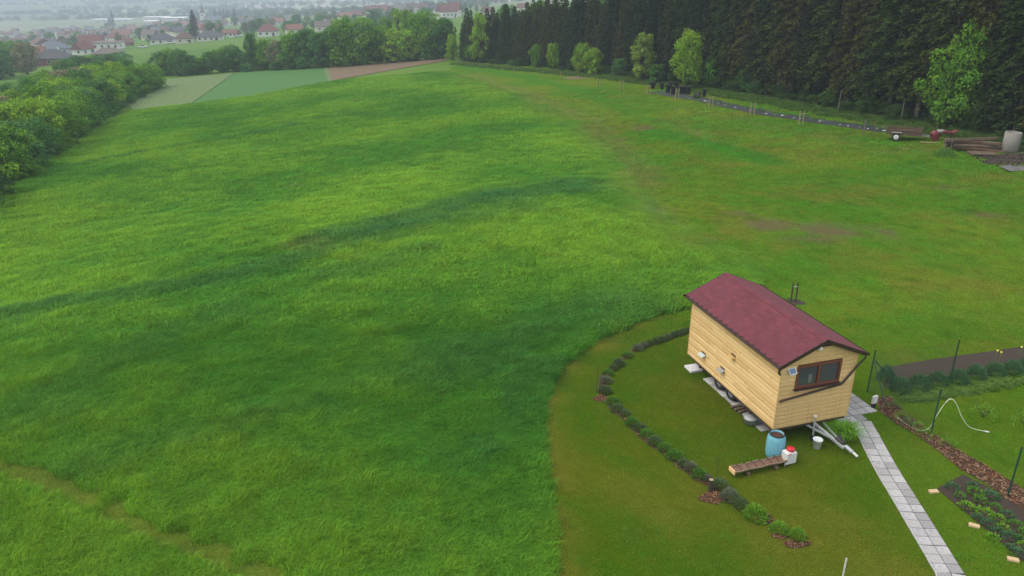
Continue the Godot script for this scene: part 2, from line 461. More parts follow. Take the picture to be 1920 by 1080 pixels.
# a spruce one unit tall: whorls of drooping boughs with hanging sprays; low: where the green begins
func spruce_tree(seed_value: int, wide: float, low: float, whorls: int) -> Array:
	var r := RandomNumberGenerator.new()
	r.seed = seed_value
	var v := PackedVector3Array()
	var c := PackedColorArray()
	var nrm := PackedVector3Array()
	var st := begin()
	tube(st, [Vector3(0, -0.03, 0), Vector3(0, 0.4, 0), Vector3(0, 1, 0)], [0.013, 0.009, 0.001], 6)
	for w in whorls:
		var t := float(w) / (whorls - 1)
		var y := low + (0.985 - low) * t
		var n := 7 if t < 0.85 else 4
		var reach_all := wide * 0.5 * (pow(1.0 - t, 0.75) * 0.92 + 0.05) * (1.0 if t > 0.12 else 0.75 + 2.0 * t)
		for b in n:
			var a := TAU * (b + r.randf_range(-0.4, 0.4)) / n + w * 1.3
			var reach := reach_all * r.randf_range(0.6, 1.15)
			var out := Vector3(cos(a), 0, sin(a))
			var droop := reach * r.randf_range(0.15, 0.55) * (1.1 - t)
			var lift := reach * r.randf_range(0.0, 0.2)
			var foot := Vector3(0, y + r.randf_range(-0.01, 0.01), 0)
			var tone := r.randf_range(0.65, 1.35)
			var sprays := 15 if t < 0.8 else 9
			if t < 0.5: tube(st, [foot, foot + out * reach * 0.7 + Vector3(0, lift * 0.4 - droop * 0.5, 0)], [0.003, 0.001], 3)
			for s in sprays:
				var u := (s + r.randf()) / sprays
				if u < 0.18: continue
				var at := foot + out * reach * u + Vector3(0, lift * sin(u * 2.6) - droop * u * u, 0)
				for twig in 4:
					var turn := r.randf_range(-1.3, 1.3)
					var dir := (out.rotated(Vector3.UP, turn) + Vector3(0, r.randf_range(-0.95, 0.1), 0)).normalized()
					var face := (Vector3.UP + any_dir(r) * 0.8).normalized()
					var kk := tone * r.randf_range(0.7, 1.35) * (1.7 if u > 0.72 else 0.9)
					leaf_into(v, c, nrm, at, dir, face, r.randf_range(0.016, 0.034), r.randf_range(0.006, 0.011), Color(kk * r.randf_range(0.85, 1.25), kk, kk * r.randf_range(0.7, 1.1)))
	return [from_arrays(v, c, nrm), finish(st)]
# a cushion of upright shoots, one unit wide and about 0.7 tall
func cushion(seed_value: int, shoots: int, tall: float, long: float, wide: float) -> ArrayMesh:
	var r := RandomNumberGenerator.new()
	r.seed = seed_value
	var v := PackedVector3Array()
	var c := PackedColorArray()
	var nrm := PackedVector3Array()
	for i in shoots:
		var d := any_dir(r)
		d.y = absf(d.y)
		var q := r.randf_range(0.35, 0.52)
		var at := Vector3(d.x * q, d.y * q * tall * 2.0 - 0.08 + 0.02, d.z * q)
		at.y = maxf(at.y, 0.0)
		var dir := (d * 0.8 + Vector3.UP * 0.7 + any_dir(r) * 0.5).normalized()
		var face := any_dir(r)
		face = (face - dir * face.dot(dir)).normalized()
		var k := r.randf_range(0.65, 1.35)
		leaf_into(v, c, nrm, at, dir, face, long * r.randf_range(0.6, 1.3), wide * r.randf_range(0.7, 1.3), Color(k * r.randf_range(0.85, 1.2), k, k * r.randf_range(0.8, 1.2)))
	return from_arrays(v, c, nrm)
# arching strap leaves
func strap_plant(seed_value: int, count: int) -> ArrayMesh:
	var r := RandomNumberGenerator.new()
	r.seed = seed_value
	var v := PackedVector3Array()
	var c := PackedColorArray()
	var nrm := PackedVector3Array()
	for i in count:
		var a := r.randf() * TAU
		var out := Vector3(cos(a), 0, sin(a))
		var foot := out * r.randf() * 0.25
		var side := out.cross(Vector3.UP) * r.randf_range(0.010, 0.017)
		var reach := r.randf_range(0.2, 0.5)
		var high := r.randf_range(0.3, 0.62)
		var k := r.randf_range(0.7, 1.3)
		var tint := Color(k, k, k)
		var prev := foot
		for s in 4:
			var u := (s + 1) / 4.0
			var p := foot + out * reach * u * u + Vector3(0, high * (u * 1.9 - 1.2 * u * u), 0)
			var w0 := 1.0 - 0.2 * s
			var w1 := 1.0 - 0.24 * (s + 1)
			var n := (p + side * w1 - prev).cross(side).normalized()
			if n.y < 0:
				n = -n
				side = -side
			for q in [prev - side * w0, prev + side * w0, p + side * w1, prev - side * w0, p + side * w1, p - side * w1]:
				v.append(q); c.append(tint); nrm.append(n)
			prev = p
	return from_arrays(v, c, nrm)

func prepare() -> void:
	broad.seed = 11
	broad.noise_type = FastNoiseLite.TYPE_SIMPLEX_SMOOTH
	broad.frequency = 0.035
	broad.fractal_octaves = 3
	fine.seed = 23
	fine.noise_type = FastNoiseLite.TYPE_SIMPLEX_SMOOTH
	fine.frequency = 0.35
	fine.fractal_octaves = 3
	grain.seed = 5
	grain.frequency = 0.08
	rng.seed = 7
	tex.speck = noise_tex(0.05, 5, Color(0.62, 0.62, 0.62), Color(1, 1, 1), 512, 3)
	tex.soil = noise_tex(0.06, 5, Color(0.45, 0.42, 0.40), Color(1, 1, 1), 512, 4)
	tex.mottle = noise_tex(0.02, 5, Color(0.78, 0.78, 0.78), Color(1, 1, 1), 512, 8)
	tex.sod = noise_tex(0.09, 5, Color(0.55, 0.6, 0.5), Color(1, 1, 1), 512, 9)
	tex.roof = noise_tex(0.12, 5, Color(0.7, 0.7, 0.7), Color(1, 1, 1), 512, 6)
	tex.pine_a = wood_tex(2, Color(0.80, 0.66, 0.43), Color(0.94, 0.83, 0.60), 7)
	tex.pine_b = wood_tex(5, Color(0.84, 0.70, 0.47), Color(0.96, 0.86, 0.64), 4)
	tex.old_wood = wood_tex(9, Color(0.30, 0.24, 0.19), Color(0.56, 0.48, 0.40), 3)
	M.ground = mat(1, 1, 1, 1.0, tex.sod, 0.35)
	M.ground.uv1_world_triplanar = true
	M.ground.vertex_color_use_as_albedo = true
	M.ground.metallic_specular = 0.1
	M.grass = leafy(1, 1, 1, 0.7)
	M.grass.roughness = 0.55
	M.soil = mat(0.075, 0.052, 0.036, 1.0, tex.soil, 0.9)
	M.plough = mat(0.27, 0.195, 0.11, 1.0, tex.soil, 0.25)
	M.mulch = mat(0.095, 0.05, 0.032, 1.0, tex.soil, 1.6)
	M.chip = leafy(1, 1, 1, 0.0)
	M.bark = mat(0.10, 0.08, 0.06, 0.95, tex.soil, 2.0)
	M.pale_bark = mat(0.30, 0.29, 0.25, 0.95, tex.soil, 2.0)
	M.concrete = mat(0.62, 0.61, 0.62, 0.85, tex.mottle, 0.8)
	M.concrete_old = mat(0.50, 0.49, 0.48, 0.9, tex.speck, 0.8)
	M.stake = mat(0.52, 0.40, 0.22, 0.8, tex.speck, 2.0)
	M.grey_wood = mat(0.72, 0.74, 0.76, 0.9, tex.old_wood, 0.6)
	M.brown_wood = mat(0.60, 0.47, 0.42, 0.9, tex.old_wood, 0.5)
	M.black_plastic = mat(0.022, 0.024, 0.03, 0.55, tex.speck, 1.0)
	M.fabric = mat(0.035, 0.037, 0.045, 0.8, tex.speck, 0.7)
	M.zinc = mat(0.50, 0.53, 0.56, 0.5, tex.mottle, 2.0, 0.35)
	M.steel = mat(0.10, 0.10, 0.10, 0.6, tex.speck, 2.0, 0.4)
	M.rust = mat(0.24, 0.09, 0.04, 0.85, tex.speck, 3.0)
	M.rubber = mat(0.02, 0.02, 0.02, 0.85)
	M.brown_metal = mat(0.055, 0.028, 0.02, 0.4, tex.mottle, 1.0)
	M.white_paint = mat(0.78, 0.78, 0.76, 0.55, tex.mottle, 0.7)
	M.green_metal = mat(0.012, 0.055, 0.035, 0.45)
	M.red_paint = mat(0.20, 0.022, 0.028, 0.5, tex.speck, 1.5)

func _ready() -> void:
	# camera
	var cam := Camera3D.new()
	cam.name = "camera"
	cam.position = Vector3(0, 14.6, 0)
	cam.rotation_degrees = Vector3(-22.7, 0, 0)
	cam.fov = 39.77
	cam.near = 0.3
	cam.far = 20000.0
	add_child(cam)
	cam.current = true
	# sky, haze and exposure: an overcast spring day
	var env := Environment.new()
	env.background_mode = Environment.BG_SKY
	var sky := Sky.new()
	var air := ProceduralSkyMaterial.new()
	air.sky_top_color = Color(0.93, 0.95, 0.98)
	air.sky_horizon_color = Color(0.86, 0.90, 0.95)
	air.sky_curve = 0.15
	air.ground_horizon_color = Color(0.80, 0.84, 0.88)
	air.ground_bottom_color = Color(0.25, 0.30, 0.18)
	sky.sky_material = air
	env.sky = sky
	env.background_energy_multiplier = 0.85
	env.tonemap_mode = Environment.TONE_MAPPER_LINEAR
	env.tonemap_exposure = 1.65
	env.fog_enabled = true
	env.fog_density = 0.00044
	env.fog_light_color = Color(0.87, 0.94, 0.99)
	env.sdfgi_enabled = true
	env.ssao_enabled = true
	env.ssil_enabled = true
	var around := WorldEnvironment.new()
	around.name = "daylight"
	around.environment = env
	add_child(around)
	var sun := DirectionalLight3D.new()
	sun.name = "sun_behind_cloud"
	sun.light_color = Color(1.0, 0.97, 0.92)
	sun.light_energy = 0.5
	sun.light_angular_distance = 35.0
	sun.shadow_enabled = true
	sun.rotation_degrees = Vector3(-52, -85, 0)
	add_child(sun)

	prepare()
	build_land()
	build_wagon()
	build_garden()
	build_fence()
	build_forest_edge()
	build_hedges()
	build_forest()
	build_village()
	build_grass()

# ---------------------------------------------------------------- land, fields, path
var path_line := [Vector2(10.59, -14.15), Vector2(11.21, -15.89), Vector2(11.31, -17.29), Vector2(11.42, -18.77), Vector2(11.50, -20.04), Vector2(11.58, -20.89), Vector2(11.73, -22.15), Vector2(11.84, -23.18)]
var soil_shapes := []
func structure(o: Node, label: String) -> Node:
	return tag(o, label, "", "", "structure")
func land_color(p: Vector2) -> Color:
	var d := -p.y
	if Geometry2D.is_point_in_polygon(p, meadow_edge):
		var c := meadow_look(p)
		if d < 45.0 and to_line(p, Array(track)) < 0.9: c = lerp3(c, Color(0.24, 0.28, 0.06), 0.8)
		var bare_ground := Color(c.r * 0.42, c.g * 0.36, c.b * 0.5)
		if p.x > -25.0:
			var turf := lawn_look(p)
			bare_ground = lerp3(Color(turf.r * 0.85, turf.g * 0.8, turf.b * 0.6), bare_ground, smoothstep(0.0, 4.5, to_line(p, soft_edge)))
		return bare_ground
	if Geometry2D.is_point_in_polygon(p, pasture_edge):
		var c := lawn_look(p)
		return Color(c.r * 0.85, c.g * 0.8, c.b * 0.6)
	var n := broad.get_noise_2d(p.x * 0.35, p.y * 0.35)
	var near_c := lerp3(Color(0.12, 0.25, 0.04), Color(0.19, 0.30, 0.06), 0.5 + n)
	var far_c := lerp3(Color(0.20, 0.30, 0.14), Color(0.40, 0.40, 0.28), 0.5 + broad.get_noise_2d(p.x * 0.08, p.y * 0.2) * 1.6)  # far ground paled and greyed in its colour to add to the haze
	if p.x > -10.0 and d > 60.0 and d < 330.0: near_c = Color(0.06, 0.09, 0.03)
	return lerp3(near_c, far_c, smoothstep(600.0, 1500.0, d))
func build_land() -> void:
	var xs := []
	var zs := []
	var x := -6200.0
	while x < 4200.0:
		xs.append(x)
		x += maxf(1.0, (absf(x) - 62.0) * 0.12 + 1.0) if absf(x) > 62.0 else 1.0
	var d := -120.0
	while d < 9000.0:
		zs.append(-d)
		d += 6.0 if d < 4.0 else (1.0 if d < 185.0 else 1.0 + (d - 185.0) * 0.09)
	var v := PackedVector3Array()
	var c := PackedColorArray()
	var nrm := PackedVector3Array()
	var ix := PackedInt32Array()
	for zz in zs:
		for xx in xs:
			v.append(Vector3(xx, land(xx, zz), zz))
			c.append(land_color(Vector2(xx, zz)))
			nrm.append(Vector3(land(xx - 1, zz) - land(xx + 1, zz), 2.0, land(xx, zz - 1) - land(xx, zz + 1)).normalized())
	var w := xs.size()
	for j in zs.size() - 1:
		for i in w - 1:
			var a := j * w + i
			ix.append_array([a, a + w, a + 1, a + 1, a + w, a + w + 1])
	var arrays := []
	arrays.resize(Mesh.ARRAY_MAX)
	arrays[Mesh.ARRAY_VERTEX] = v
	arrays[Mesh.ARRAY_NORMAL] = nrm
	arrays[Mesh.ARRAY_COLOR] = c
	arrays[Mesh.ARRAY_INDEX] = ix
	var m := ArrayMesh.new()
	m.add_surface_from_arrays(Mesh.PRIMITIVE_TRIANGLES, arrays)
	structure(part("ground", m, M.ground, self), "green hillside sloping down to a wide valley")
	# fields at the end of the meadow
	structure(part("field_ploughed", sheet(PackedVector2Array([Vector2(-45.44, -201.18), Vector2(-16.43, -207.96), Vector2(-15.18, -198.37), Vector2(-29.81, -175.69), Vector2(-36.49, -164.88)]), 8.0, 0.10), M.plough, self), "narrow brown ploughed field at the far end of the meadow")
	M.crop = mat(0.065, 0.215, 0.03, 1.0, tex.sod, 0.3)
	structure(part("field_crop", sheet(PackedVector2Array([Vector2(-69.84, -205.83), Vector2(-45.60, -201.31), Vector2(-36.88, -165.14), Vector2(-46.41, -146.64), Vector2(-55.52, -139.77)]), 8.0, 0.10), M.crop, self), "deep green crop field before the hedge")
	M.fallow = mat(0.19, 0.31, 0.09, 1.0, tex.soil, 0.06)
	structure(part("field_fallow", sheet(PackedVector2Array([Vector2(-87.44, -202.42), Vector2(-70.47, -207.72), Vector2(-55.76, -139.90), Vector2(-64.21, -136.20), Vector2(-70.47, -147.84)]), 8.0, 0.10), M.fallow, self), "pale grassy fallow field beside the hedge")
	structure(part("field_margin", sheet(ribbon([Vector2(-46.32, -203.38), Vector2(-36.62, -163.93)], 0.5), 8.0, 0.14), M.fallow, self), "pale grassy margin between the crop field and the ploughed field")
	# pale and green strips of farmland across the valley
	var far := [
		[[Vector2(-785.06, -2432.65), Vector2(0.00, -1349.36), Vector2(0.00, -2246.96), Vector2(-720.67, -3176.75), Vector2(-886.42, -2750.77)], Color(0.42, 0.40, 0.30)], [[Vector2(-662.24, -2048.06), Vector2(-284.38, -1727.71), Vector2(-322.62, -1961.91), Vector2(-666.77, -2290.13)], Color(0.20, 0.32, 0.14)],
		[[Vector2(-1407.53, -2308.00), Vector2(-1227.41, -2388.88), Vector2(-1309.88, -2551.88), Vector2(-1538.78, -2526.92)], Color(0.24, 0.36, 0.13)], [[Vector2(-1508.13, -2769.99), Vector2(-1042.16, -2614.24), Vector2(-1141.09, -2865.89), Vector2(-1583.58, -2981.46)], Color(0.15, 0.25, 0.12)],
		[[Vector2(-1949.77, -3214.39), Vector2(-1787.19, -3252.74), Vector2(-1932.84, -3522.12), Vector2(-2133.88, -3523.05)], Color(0.45, 0.43, 0.36)], [[Vector2(-1145.45, -2345.16), Vector2(-798.29, -2170.87), Vector2(-881.24, -2399.37), Vector2(-1180.14, -2552.32)], Color(0.26, 0.38, 0.16)],
		[[Vector2(-430.70, -1540.88), Vector2(-313.18, -1451.41), Vector2(-355.91, -1651.06), Vector2(-492.61, -1764.53)], Color(0.23, 0.36, 0.14)], [[Vector2(-1640.00, -3205.94), Vector2(-1050.49, -3082.56), Vector2(-1155.11, -3393.68), Vector2(-1780.49, -3529.23)], Color(0.30, 0.36, 0.22)]]
	for f in far:
		var m2 := mat(f[0 + 1].r, f[1].g, f[1].b, 1.0, tex.mottle, 0.01)
		structure(part("field_strip", sheet(PackedVector2Array(f[0]), 60.0, 0.5), m2, self), "strip of farmland across the hazy valley")
	# the paved path: two slabs wide, with a pale kerb along one side
	var path := Node3D.new()
	path.name = "path"
	add_child(path)
	structure(path, "straight path of pale concrete slabs leading to the wagon")
	var slab := box_mesh(Vector3(0.325, 0.05, 0.325), 0.007)
	var kerb := box_mesh(Vector3(0.045, 0.07, 0.50), 0.008)
	var tones := []
	for k in 6:
		tones.append(mat([0.42, 0.47, 0.37, 0.50, 0.44, 0.33][k], [0.41, 0.46, 0.36, 0.495, 0.425, 0.32][k], [0.42, 0.47, 0.36, 0.50, 0.43, 0.325][k], 0.9, tex.mottle, 0.6 + 0.2 * k))
	structure(part("path_bed", sheet(ribbon(dense(path_line, 0.3), 0.36), 1.0, 0.006), mat(0.075, 0.07, 0.05, 1.0, tex.soil, 1.5), self), "dark joint filling under the paved path")
	var line := dense(path_line, 0.02)
	var gone := 0.0
	var last: Vector2 = line[0]
	var row := 0
	for p in line:
		gone += last.distance_to(p)
		last = p
		if gone < row * 0.346: continue
		row += 1
		var along: Vector2 = (line[mini(line.find(p) + 12, line.size() - 1)] - line[maxi(line.find(p) - 12, 0)]).normalized()
		var turn := atan2(-along.x, -along.y)
		for s in [-1, 1]:
			var o := part("slab", slab, tones[rng.randi() % 6], path, Vector3(p.x, 0.012 + rng.randf_range(-0.004, 0.004), p.y) + Vector3(cos(turn), 0, -sin(turn)) * 0.172 * s)
			o.rotation = Vector3(rng.randf_range(-0.012, 0.012), turn + rng.randf_range(-0.012, 0.012), rng.randf_range(-0.012, 0.012))
		if row > 0:
			var o := part("kerb", kerb, tones[3], path, Vector3(p.x, 0.01 + rng.randf_range(-0.006, 0.006), p.y) - Vector3(cos(turn), 0, -sin(turn)) * 0.368)
			o.rotation.y = turn + rng.randf_range(-0.03, 0.03)
			o.scale.z = 0.69
	# beside the wagon door the paving widens
	var wt := deg_to_rad(17.45)
	for i in 7:
		for j in 5:
			if i == 0 and j > 2: continue
			var q := wagon_at * Vector3(3.12 + 0.346 * j, 0.012 + rng.randf_range(-0.004, 0.004), -0.42 - 0.346 * i)
			var o := part("slab", slab, tones[rng.randi() % 6], path, q)
			o.rotation = Vector3(rng.randf_range(-0.01, 0.01), wt + rng.randf_range(-0.02, 0.02), 0)

# ---------------------------------------------------------------- the wagon
const WL := 5.5
const WW := 2.79
const FLOOR_Y := 0.55
const EAVE := 2.94
const RIDGE := 3.63
var wagon_at := Transform3D(Basis(Vector3.UP, deg_to_rad(17.45)), Vector3(8.375, 0, -21.82))
# a horizontal cladding board lying along x, its outer face towards +z, with rounded long edges
func board_mesh(long: float, tall: float, cut_from := 0.0, cut_to := 0.0) -> ArrayMesh:
	var st := begin()
	var prof := [Vector2(-0.012, 0), Vector2(0.004, 0), Vector2(0.016, 0.016), Vector2(0.019, tall * 0.5), Vector2(0.015, tall - 0.02), Vector2(0.002, tall - 0.003), Vector2(-0.012, tall - 0.003)]
	for i in prof.size():
		var p: Vector2 = prof[i]
		var q: Vector2 = prof[(i + 1) % prof.size()]
		quad(st, Vector3(cut_from * p.y / tall, p.y, p.x), Vector3(cut_from * q.y / tall, q.y, q.x), Vector3(long - cut_to * q.y / tall, q.y, q.x), Vector3(long - cut_to * p.y / tall, p.y, p.x))
	for i in range(1, prof.size() - 1):
		var a: Vector2 = prof[i]
		var b: Vector2 = prof[i + 1]
		tri(st, Vector3(0, 0, prof[0].x), Vector3(cut_from * b.y / tall, b.y, b.x), Vector3(cut_from * a.y / tall, a.y, a.x))
		tri(st, Vector3(long, 0, prof[0].x), Vector3(long - cut_to * a.y / tall, a.y, a.x), Vector3(long - cut_to * b.y / tall, b.y, b.x))
	return finish(st)
func build_wagon() -> void:
	var w := thing("beekeeping_wagon", "pale timber-clad wagon on wheels with a dark red shingled gable roof", "wagon", wagon_at.origin, deg_to_rad(17.45))
	var pines := []
	for k in 5:
		var m := mat([0.88, 0.82, 0.92, 0.85, 0.79][k], [0.83, 0.76, 0.87, 0.79, 0.71][k], [0.80, 0.70, 0.85, 0.76, 0.64][k], 0.7, tex.pine_a if k % 2 else tex.pine_b, 0.8)
		m.uv1_offset = Vector3(k * 0.37, k * 0.21, k * 0.53)
		m.uv1_scale = Vector3(0.55, 3.4, 0.55)
		pines.append(m)
	var step := 0.149
	var rows := 16
	# the four walls, each a part with its boards as sub-parts
	var core := begin()
	box(core, Vector3(WW - 0.03, EAVE - FLOOR_Y - 0.02, WL - 0.03), place(Vector3(WW / 2, (EAVE + FLOOR_Y) / 2, -WL / 2)))
	M.lining = mat(0.12, 0.08, 0.05, 0.9)
	var body := part("wall_lining", finish(core), M.lining, w)
	body.set_meta("label", "dark inner lining seen between the boards")
	var sides := [
		["wall_side", Vector3(0, 0, -WL), -PI / 2, WL, []],
		["wall_side", Vector3(WW, 0, 0), PI / 2, WL, [[1.9, 2.75, 0.0, 2.1]]],
		["wall_front", Vector3(0, 0, 0), 0.0, WW, [[0.56, 2.22, 1.95, 2.76]]],
		["wall_back", Vector3(WW, 0, -WL), PI, WW, []]]
	for s in sides:
		var wall := Node3D.new()
		wall.name = s[0]
		w.add_child(wall, true)
		wall.position = s[1]
		wall.rotation.y = s[2]
		var gable: bool = s[0] != "wall_side"
		var n := rows + (5 if gable else 0)
		for i in n:
			var y := FLOOR_Y + i * step
			var from := 0.0
			var to: float = s[3]
			var trim := 0.0
			if y + step > EAVE:
				# the ends follow the slope of the roof
				var per := (WW / 2.0 + 0.19) / (RIDGE - EAVE)
				var foot := maxf(0.0, (y + 0.07 - EAVE) * per - 0.19)
				trim = maxf(0.0, (y + step + 0.07 - EAVE) * per - 0.19) - foot
				from = foot
				to = s[3] - foot
			if to - from < 0.15 or to - from < trim * 2.0: continue
			var runs := [[from, to]]
			for hole in s[4]:
				if y + step > hole[2] + 0.03 and y < hole[3] - 0.03: runs = [[from, hole[0]], [hole[1], to]]
			for run in runs:
				# long walls are clad in two lengths with a butt joint that shifts from row to row
				var cuts := [run[0], run[1]]
				if run[1] - run[0] > 3.5: cuts = [run[0], run[0] + [3.9, 2.2, 3.1, 1.5][i % 4], run[1]]
				for k in cuts.size() - 1:
					var o := part("board", board_mesh(cuts[k + 1] - cuts[k] - 0.002, step, trim if cuts[k] == from else 0.0, trim if cuts[k + 1] == to else 0.0), pines[rng.randi() % 5], wall, Vector3(cuts[k] + 0.001, y, rng.randf_range(-0.0015, 0.0015)))
					o.rotation.z = rng.randf_range(-0.0004, 0.0004)
	# corner posts
	for c in [Vector2(-0.012, 0.012), Vector2(WW + 0.012, 0.012), Vector2(-0.012, -WL - 0.012), Vector2(WW + 0.012, -WL - 0.012)]:
		part("corner_trim", box_mesh(Vector3(0.028, EAVE - FLOOR_Y + 0.01, 0.028), 0.004), pines[1], w, Vector3(c.x, (EAVE + FLOOR_Y) / 2 - 0.002, c.y))
	part("floor_frame", box_mesh(Vector3(WW - 0.06, 0.10, WL - 0.06)), mat(0.10, 0.06, 0.04, 0.9, tex.speck, 1.0), w, Vector3(WW / 2, FLOOR_Y - 0.053, -WL / 2))
	# roof: deck, shingles, ridge caps, verge boards, gutters
	var roof := Node3D.new()
	roof.name = "roof"
	w.add_child(roof)
	var out := 0.19
	var front := 0.17
	var back := 0.21
	var run_x := WW / 2.0 + out
	var pitch := atan2(RIDGE - EAVE, run_x)
	var slope := sqrt(run_x * run_x + (RIDGE - EAVE) * (RIDGE - EAVE))
	var deck_m := mat(0.05, 0.028, 0.022, 0.8)
	var reds := []
	for k in 4:
		reds.append(mat([0.185, 0.165, 0.205, 0.175][k], [0.040, 0.036, 0.045, 0.042][k], [0.056, 0.050, 0.062, 0.060][k], 0.95, tex.roof, 2.5))
	var long := WL + front + back
	for s in [-1, 1]:
		var hinge := Transform3D(Basis(Vector3.BACK, -pitch * s), Vector3(WW / 2.0, RIDGE, front - long / 2.0))
		var st := begin()
		box(st, Vector3(slope, 0.05, long), hinge * place(Vector3(s * slope / 2.0, -0.031, 0)))
		part("deck", finish(st), deck_m, roof)
		# hexagonal tab shingles, course over course
		var sh := begin()
		var wx := 0.325
		var e := 0.145
		var t := 0.010
		var outline := [Vector2(0, 0), Vector2(0, wx), Vector2(0.20, wx), Vector2(0.295, wx * 0.74), Vector2(0.295, wx * 0.26), Vector2(0.20, 0)]
		for i in outline.size():
			var p: Vector2 = outline[i]
			var q: Vector2 = outline[(i + 1) % 6]
			quad(sh, Vector3(p.x * s, 0, p.y), Vector3(p.x * s, t, p.y), Vector3(q.x * s, t, q.y), Vector3(q.x * s, 0, q.y))
		for i in range(1, 5):
			tri(sh, Vector3(0, t, 0), Vector3(outline[i].x * s, t, outline[i].y), Vector3(outline[i + 1].x * s, t, outline[i + 1].y))
		var shingle := finish(sh)
		var merged := []
		for row in range(1, 12):
			var cols := 18
			for col in cols + 1:
				var z0 := -long / 2.0 + col * wx - (wx / 2.0 if row % 2 else 0.0)
				var z1 := minf(z0 + wx, long / 2.0)
				z0 = maxf(z0, -long / 2.0)
				if z1 - z0 < 0.05: continue
				var xf := hinge * place(Vector3(s * (row * e - 0.145), 0.003 + rng.randf_range(0, 0.003), z0 + 0.002), Vector3(0, 0, -s * 0.036)).scaled_local(Vector3(1, 1, (z1 - z0 - 0.004) / wx))
				if s == -1:
					var o := part("shingle", shingle, reds[rng.randi() % 4], roof)
					o.transform = xf
				else:
					merged.append([xf, Color(1, 1, 1)])
		if s == 1:
			scatter("shingle_courses", shingle, reds[0], merged, "", "", roof)
	for k in 20:
		var st := begin()
		for s in [-1, 1]:
			box(st, Vector3(0.15, 0.007, 0.315), place(Vector3(WW / 2.0, RIDGE + 0.020 + 0.004 * (k % 2), front - 0.15 - k * 0.293), Vector3(0.02, 0, -pitch * s)) * place(Vector3(s * 0.074, 0, 0)))
		part("ridge_cap", finish(st), reds[k % 4], roof)
	for s in [-1, 1]:
		for zz in [front + 0.012, -WL - back - 0.012]:
			var st := begin()
			box(st, Vector3(slope + 0.03, 0.13, 0.022), Transform3D(Basis(Vector3.BACK, -pitch * s), Vector3(WW / 2.0, RIDGE + 0.01, zz)) * place(Vector3(s * (slope + 0.03) / 2.0, -0.055, 0)), 0.004)
			part("verge_board", finish(st), M.brown_metal, roof)
		# half-round gutter along the eave
		var st2 := begin()
		var gx: float = WW / 2.0 + s * (run_x + 0.05)
		for i in 6:
			var a0 := PI + PI * i / 6.0
			var a1 := PI + PI * (i + 1) / 6.0
			var p0 := Vector2(cos(a0), sin(a0)) * 0.055
			var p1 := Vector2(cos(a1), sin(a1)) * 0.055
			quad(st2, Vector3(gx + p0.x, EAVE - 0.02 + p0.y, front + 0.06), Vector3(gx + p1.x, EAVE - 0.02 + p1.y, front + 0.06), Vector3(gx + p1.x, EAVE - 0.02 + p1.y, -WL - back - 0.06), Vector3(gx + p0.x, EAVE - 0.02 + p0.y, -WL - back - 0.06))
			quad(st2, Vector3(gx + p0.x * 0.9, EAVE - 0.018 + p0.y * 0.9, -WL - back - 0.06), Vector3(gx + p1.x * 0.9, EAVE - 0.018 + p1.y * 0.9, -WL - back - 0.06), Vector3(gx + p1.x * 0.9, EAVE - 0.018 + p1.y * 0.9, front + 0.06), Vector3(gx + p0.x * 0.9, EAVE - 0.018 + p0.y * 0.9, front + 0.06))
		var gutter := part("gutter", finish(st2), M.brown_metal, roof)
		for zz in [front + 0.06, -WL - back - 0.06]:
			var cap := begin()
			tube(cap, [Vector3(gx, EAVE - 0.035, zz - 0.006), Vector3(gx, EAVE - 0.035, zz + 0.006)], [0.05], 8)
			part("gutter_end", finish(cap), M.brown_metal, roof)
	# dark gable triangle: dark surface and roof overhang shade painted as one panel
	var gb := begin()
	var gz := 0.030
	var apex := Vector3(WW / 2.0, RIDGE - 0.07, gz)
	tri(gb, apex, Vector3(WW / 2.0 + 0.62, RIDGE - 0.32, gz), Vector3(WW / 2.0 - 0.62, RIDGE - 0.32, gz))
	part("gable_shade_panel", finish(gb), mat(0.035, 0.02, 0.015, 0.7), w)
	# down pipe: from the far gutter corner slanting across the front wall
	var dp := begin()
	tube(dp, [Vector3(WW + 0.22, EAVE - 0.06, 0.16), Vector3(WW + 0.22, EAVE - 0.18, 0.14), Vector3(WW + 0.06, EAVE - 0.42, 0.09), Vector3(2.36, 1.90, 0.07), Vector3(2.30, 1.86, 0.07), Vector3(0.13, 1.62, 0.07), Vector3(0.05, 1.60, 0.08)], [0.035], 8)
	part("downpipe", finish(dp), M.brown_metal, w)
	var dp2 := begin()
	tube(dp2, [Vector3(-0.2, EAVE - 0.06, 0.16), Vector3(-0.2, EAVE - 0.24, 0.14), Vector3(-0.10, EAVE - 0.34, 0.08)], [0.035], 8)
	part("downpipe", finish(dp2), M.brown_metal, w)
	# window with two sashes
	var win := Node3D.new()
	win.name = "window"
	w.add_child(win)
	win.position = Vector3(1.39, 2.355, 0.01)
	var frame_m := mat(0.20, 0.062, 0.032, 0.45, tex.mottle, 1.5)
	for q in [[Vector3(1.66, 0.085, 0.07), Vector3(0, 0.363, 0)], [Vector3(1.66, 0.085, 0.07), Vector3(0, -0.363, 0)], [Vector3(0.085, 0.64, 0.066), Vector3(-0.787, 0, 0)], [Vector3(0.085, 0.64, 0.066), Vector3(0.787, 0, 0)], [Vector3(0.09, 0.64, 0.074), Vector3(0, 0, 0)]]:
		part("frame", box_mesh(q[0], 0.006), frame_m, win, q[1])
	part("sill", box_mesh(Vector3(1.76, 0.03, 0.15), 0.006), M.brown_metal, win, Vector3(0, -0.425, 0.06))
	var glass := StandardMaterial3D.new()
	glass.albedo_color = Color(0.16, 0.18, 0.19, 0.12)
	glass.transparency = BaseMaterial3D.TRANSPARENCY_ALPHA
	glass.roughness = 0.03
	for s in [-1, 1]:
		part("pane", box_mesh(Vector3(0.70, 0.65, 0.006)), glass, win, Vector3(s * 0.395, 0, 0.0))
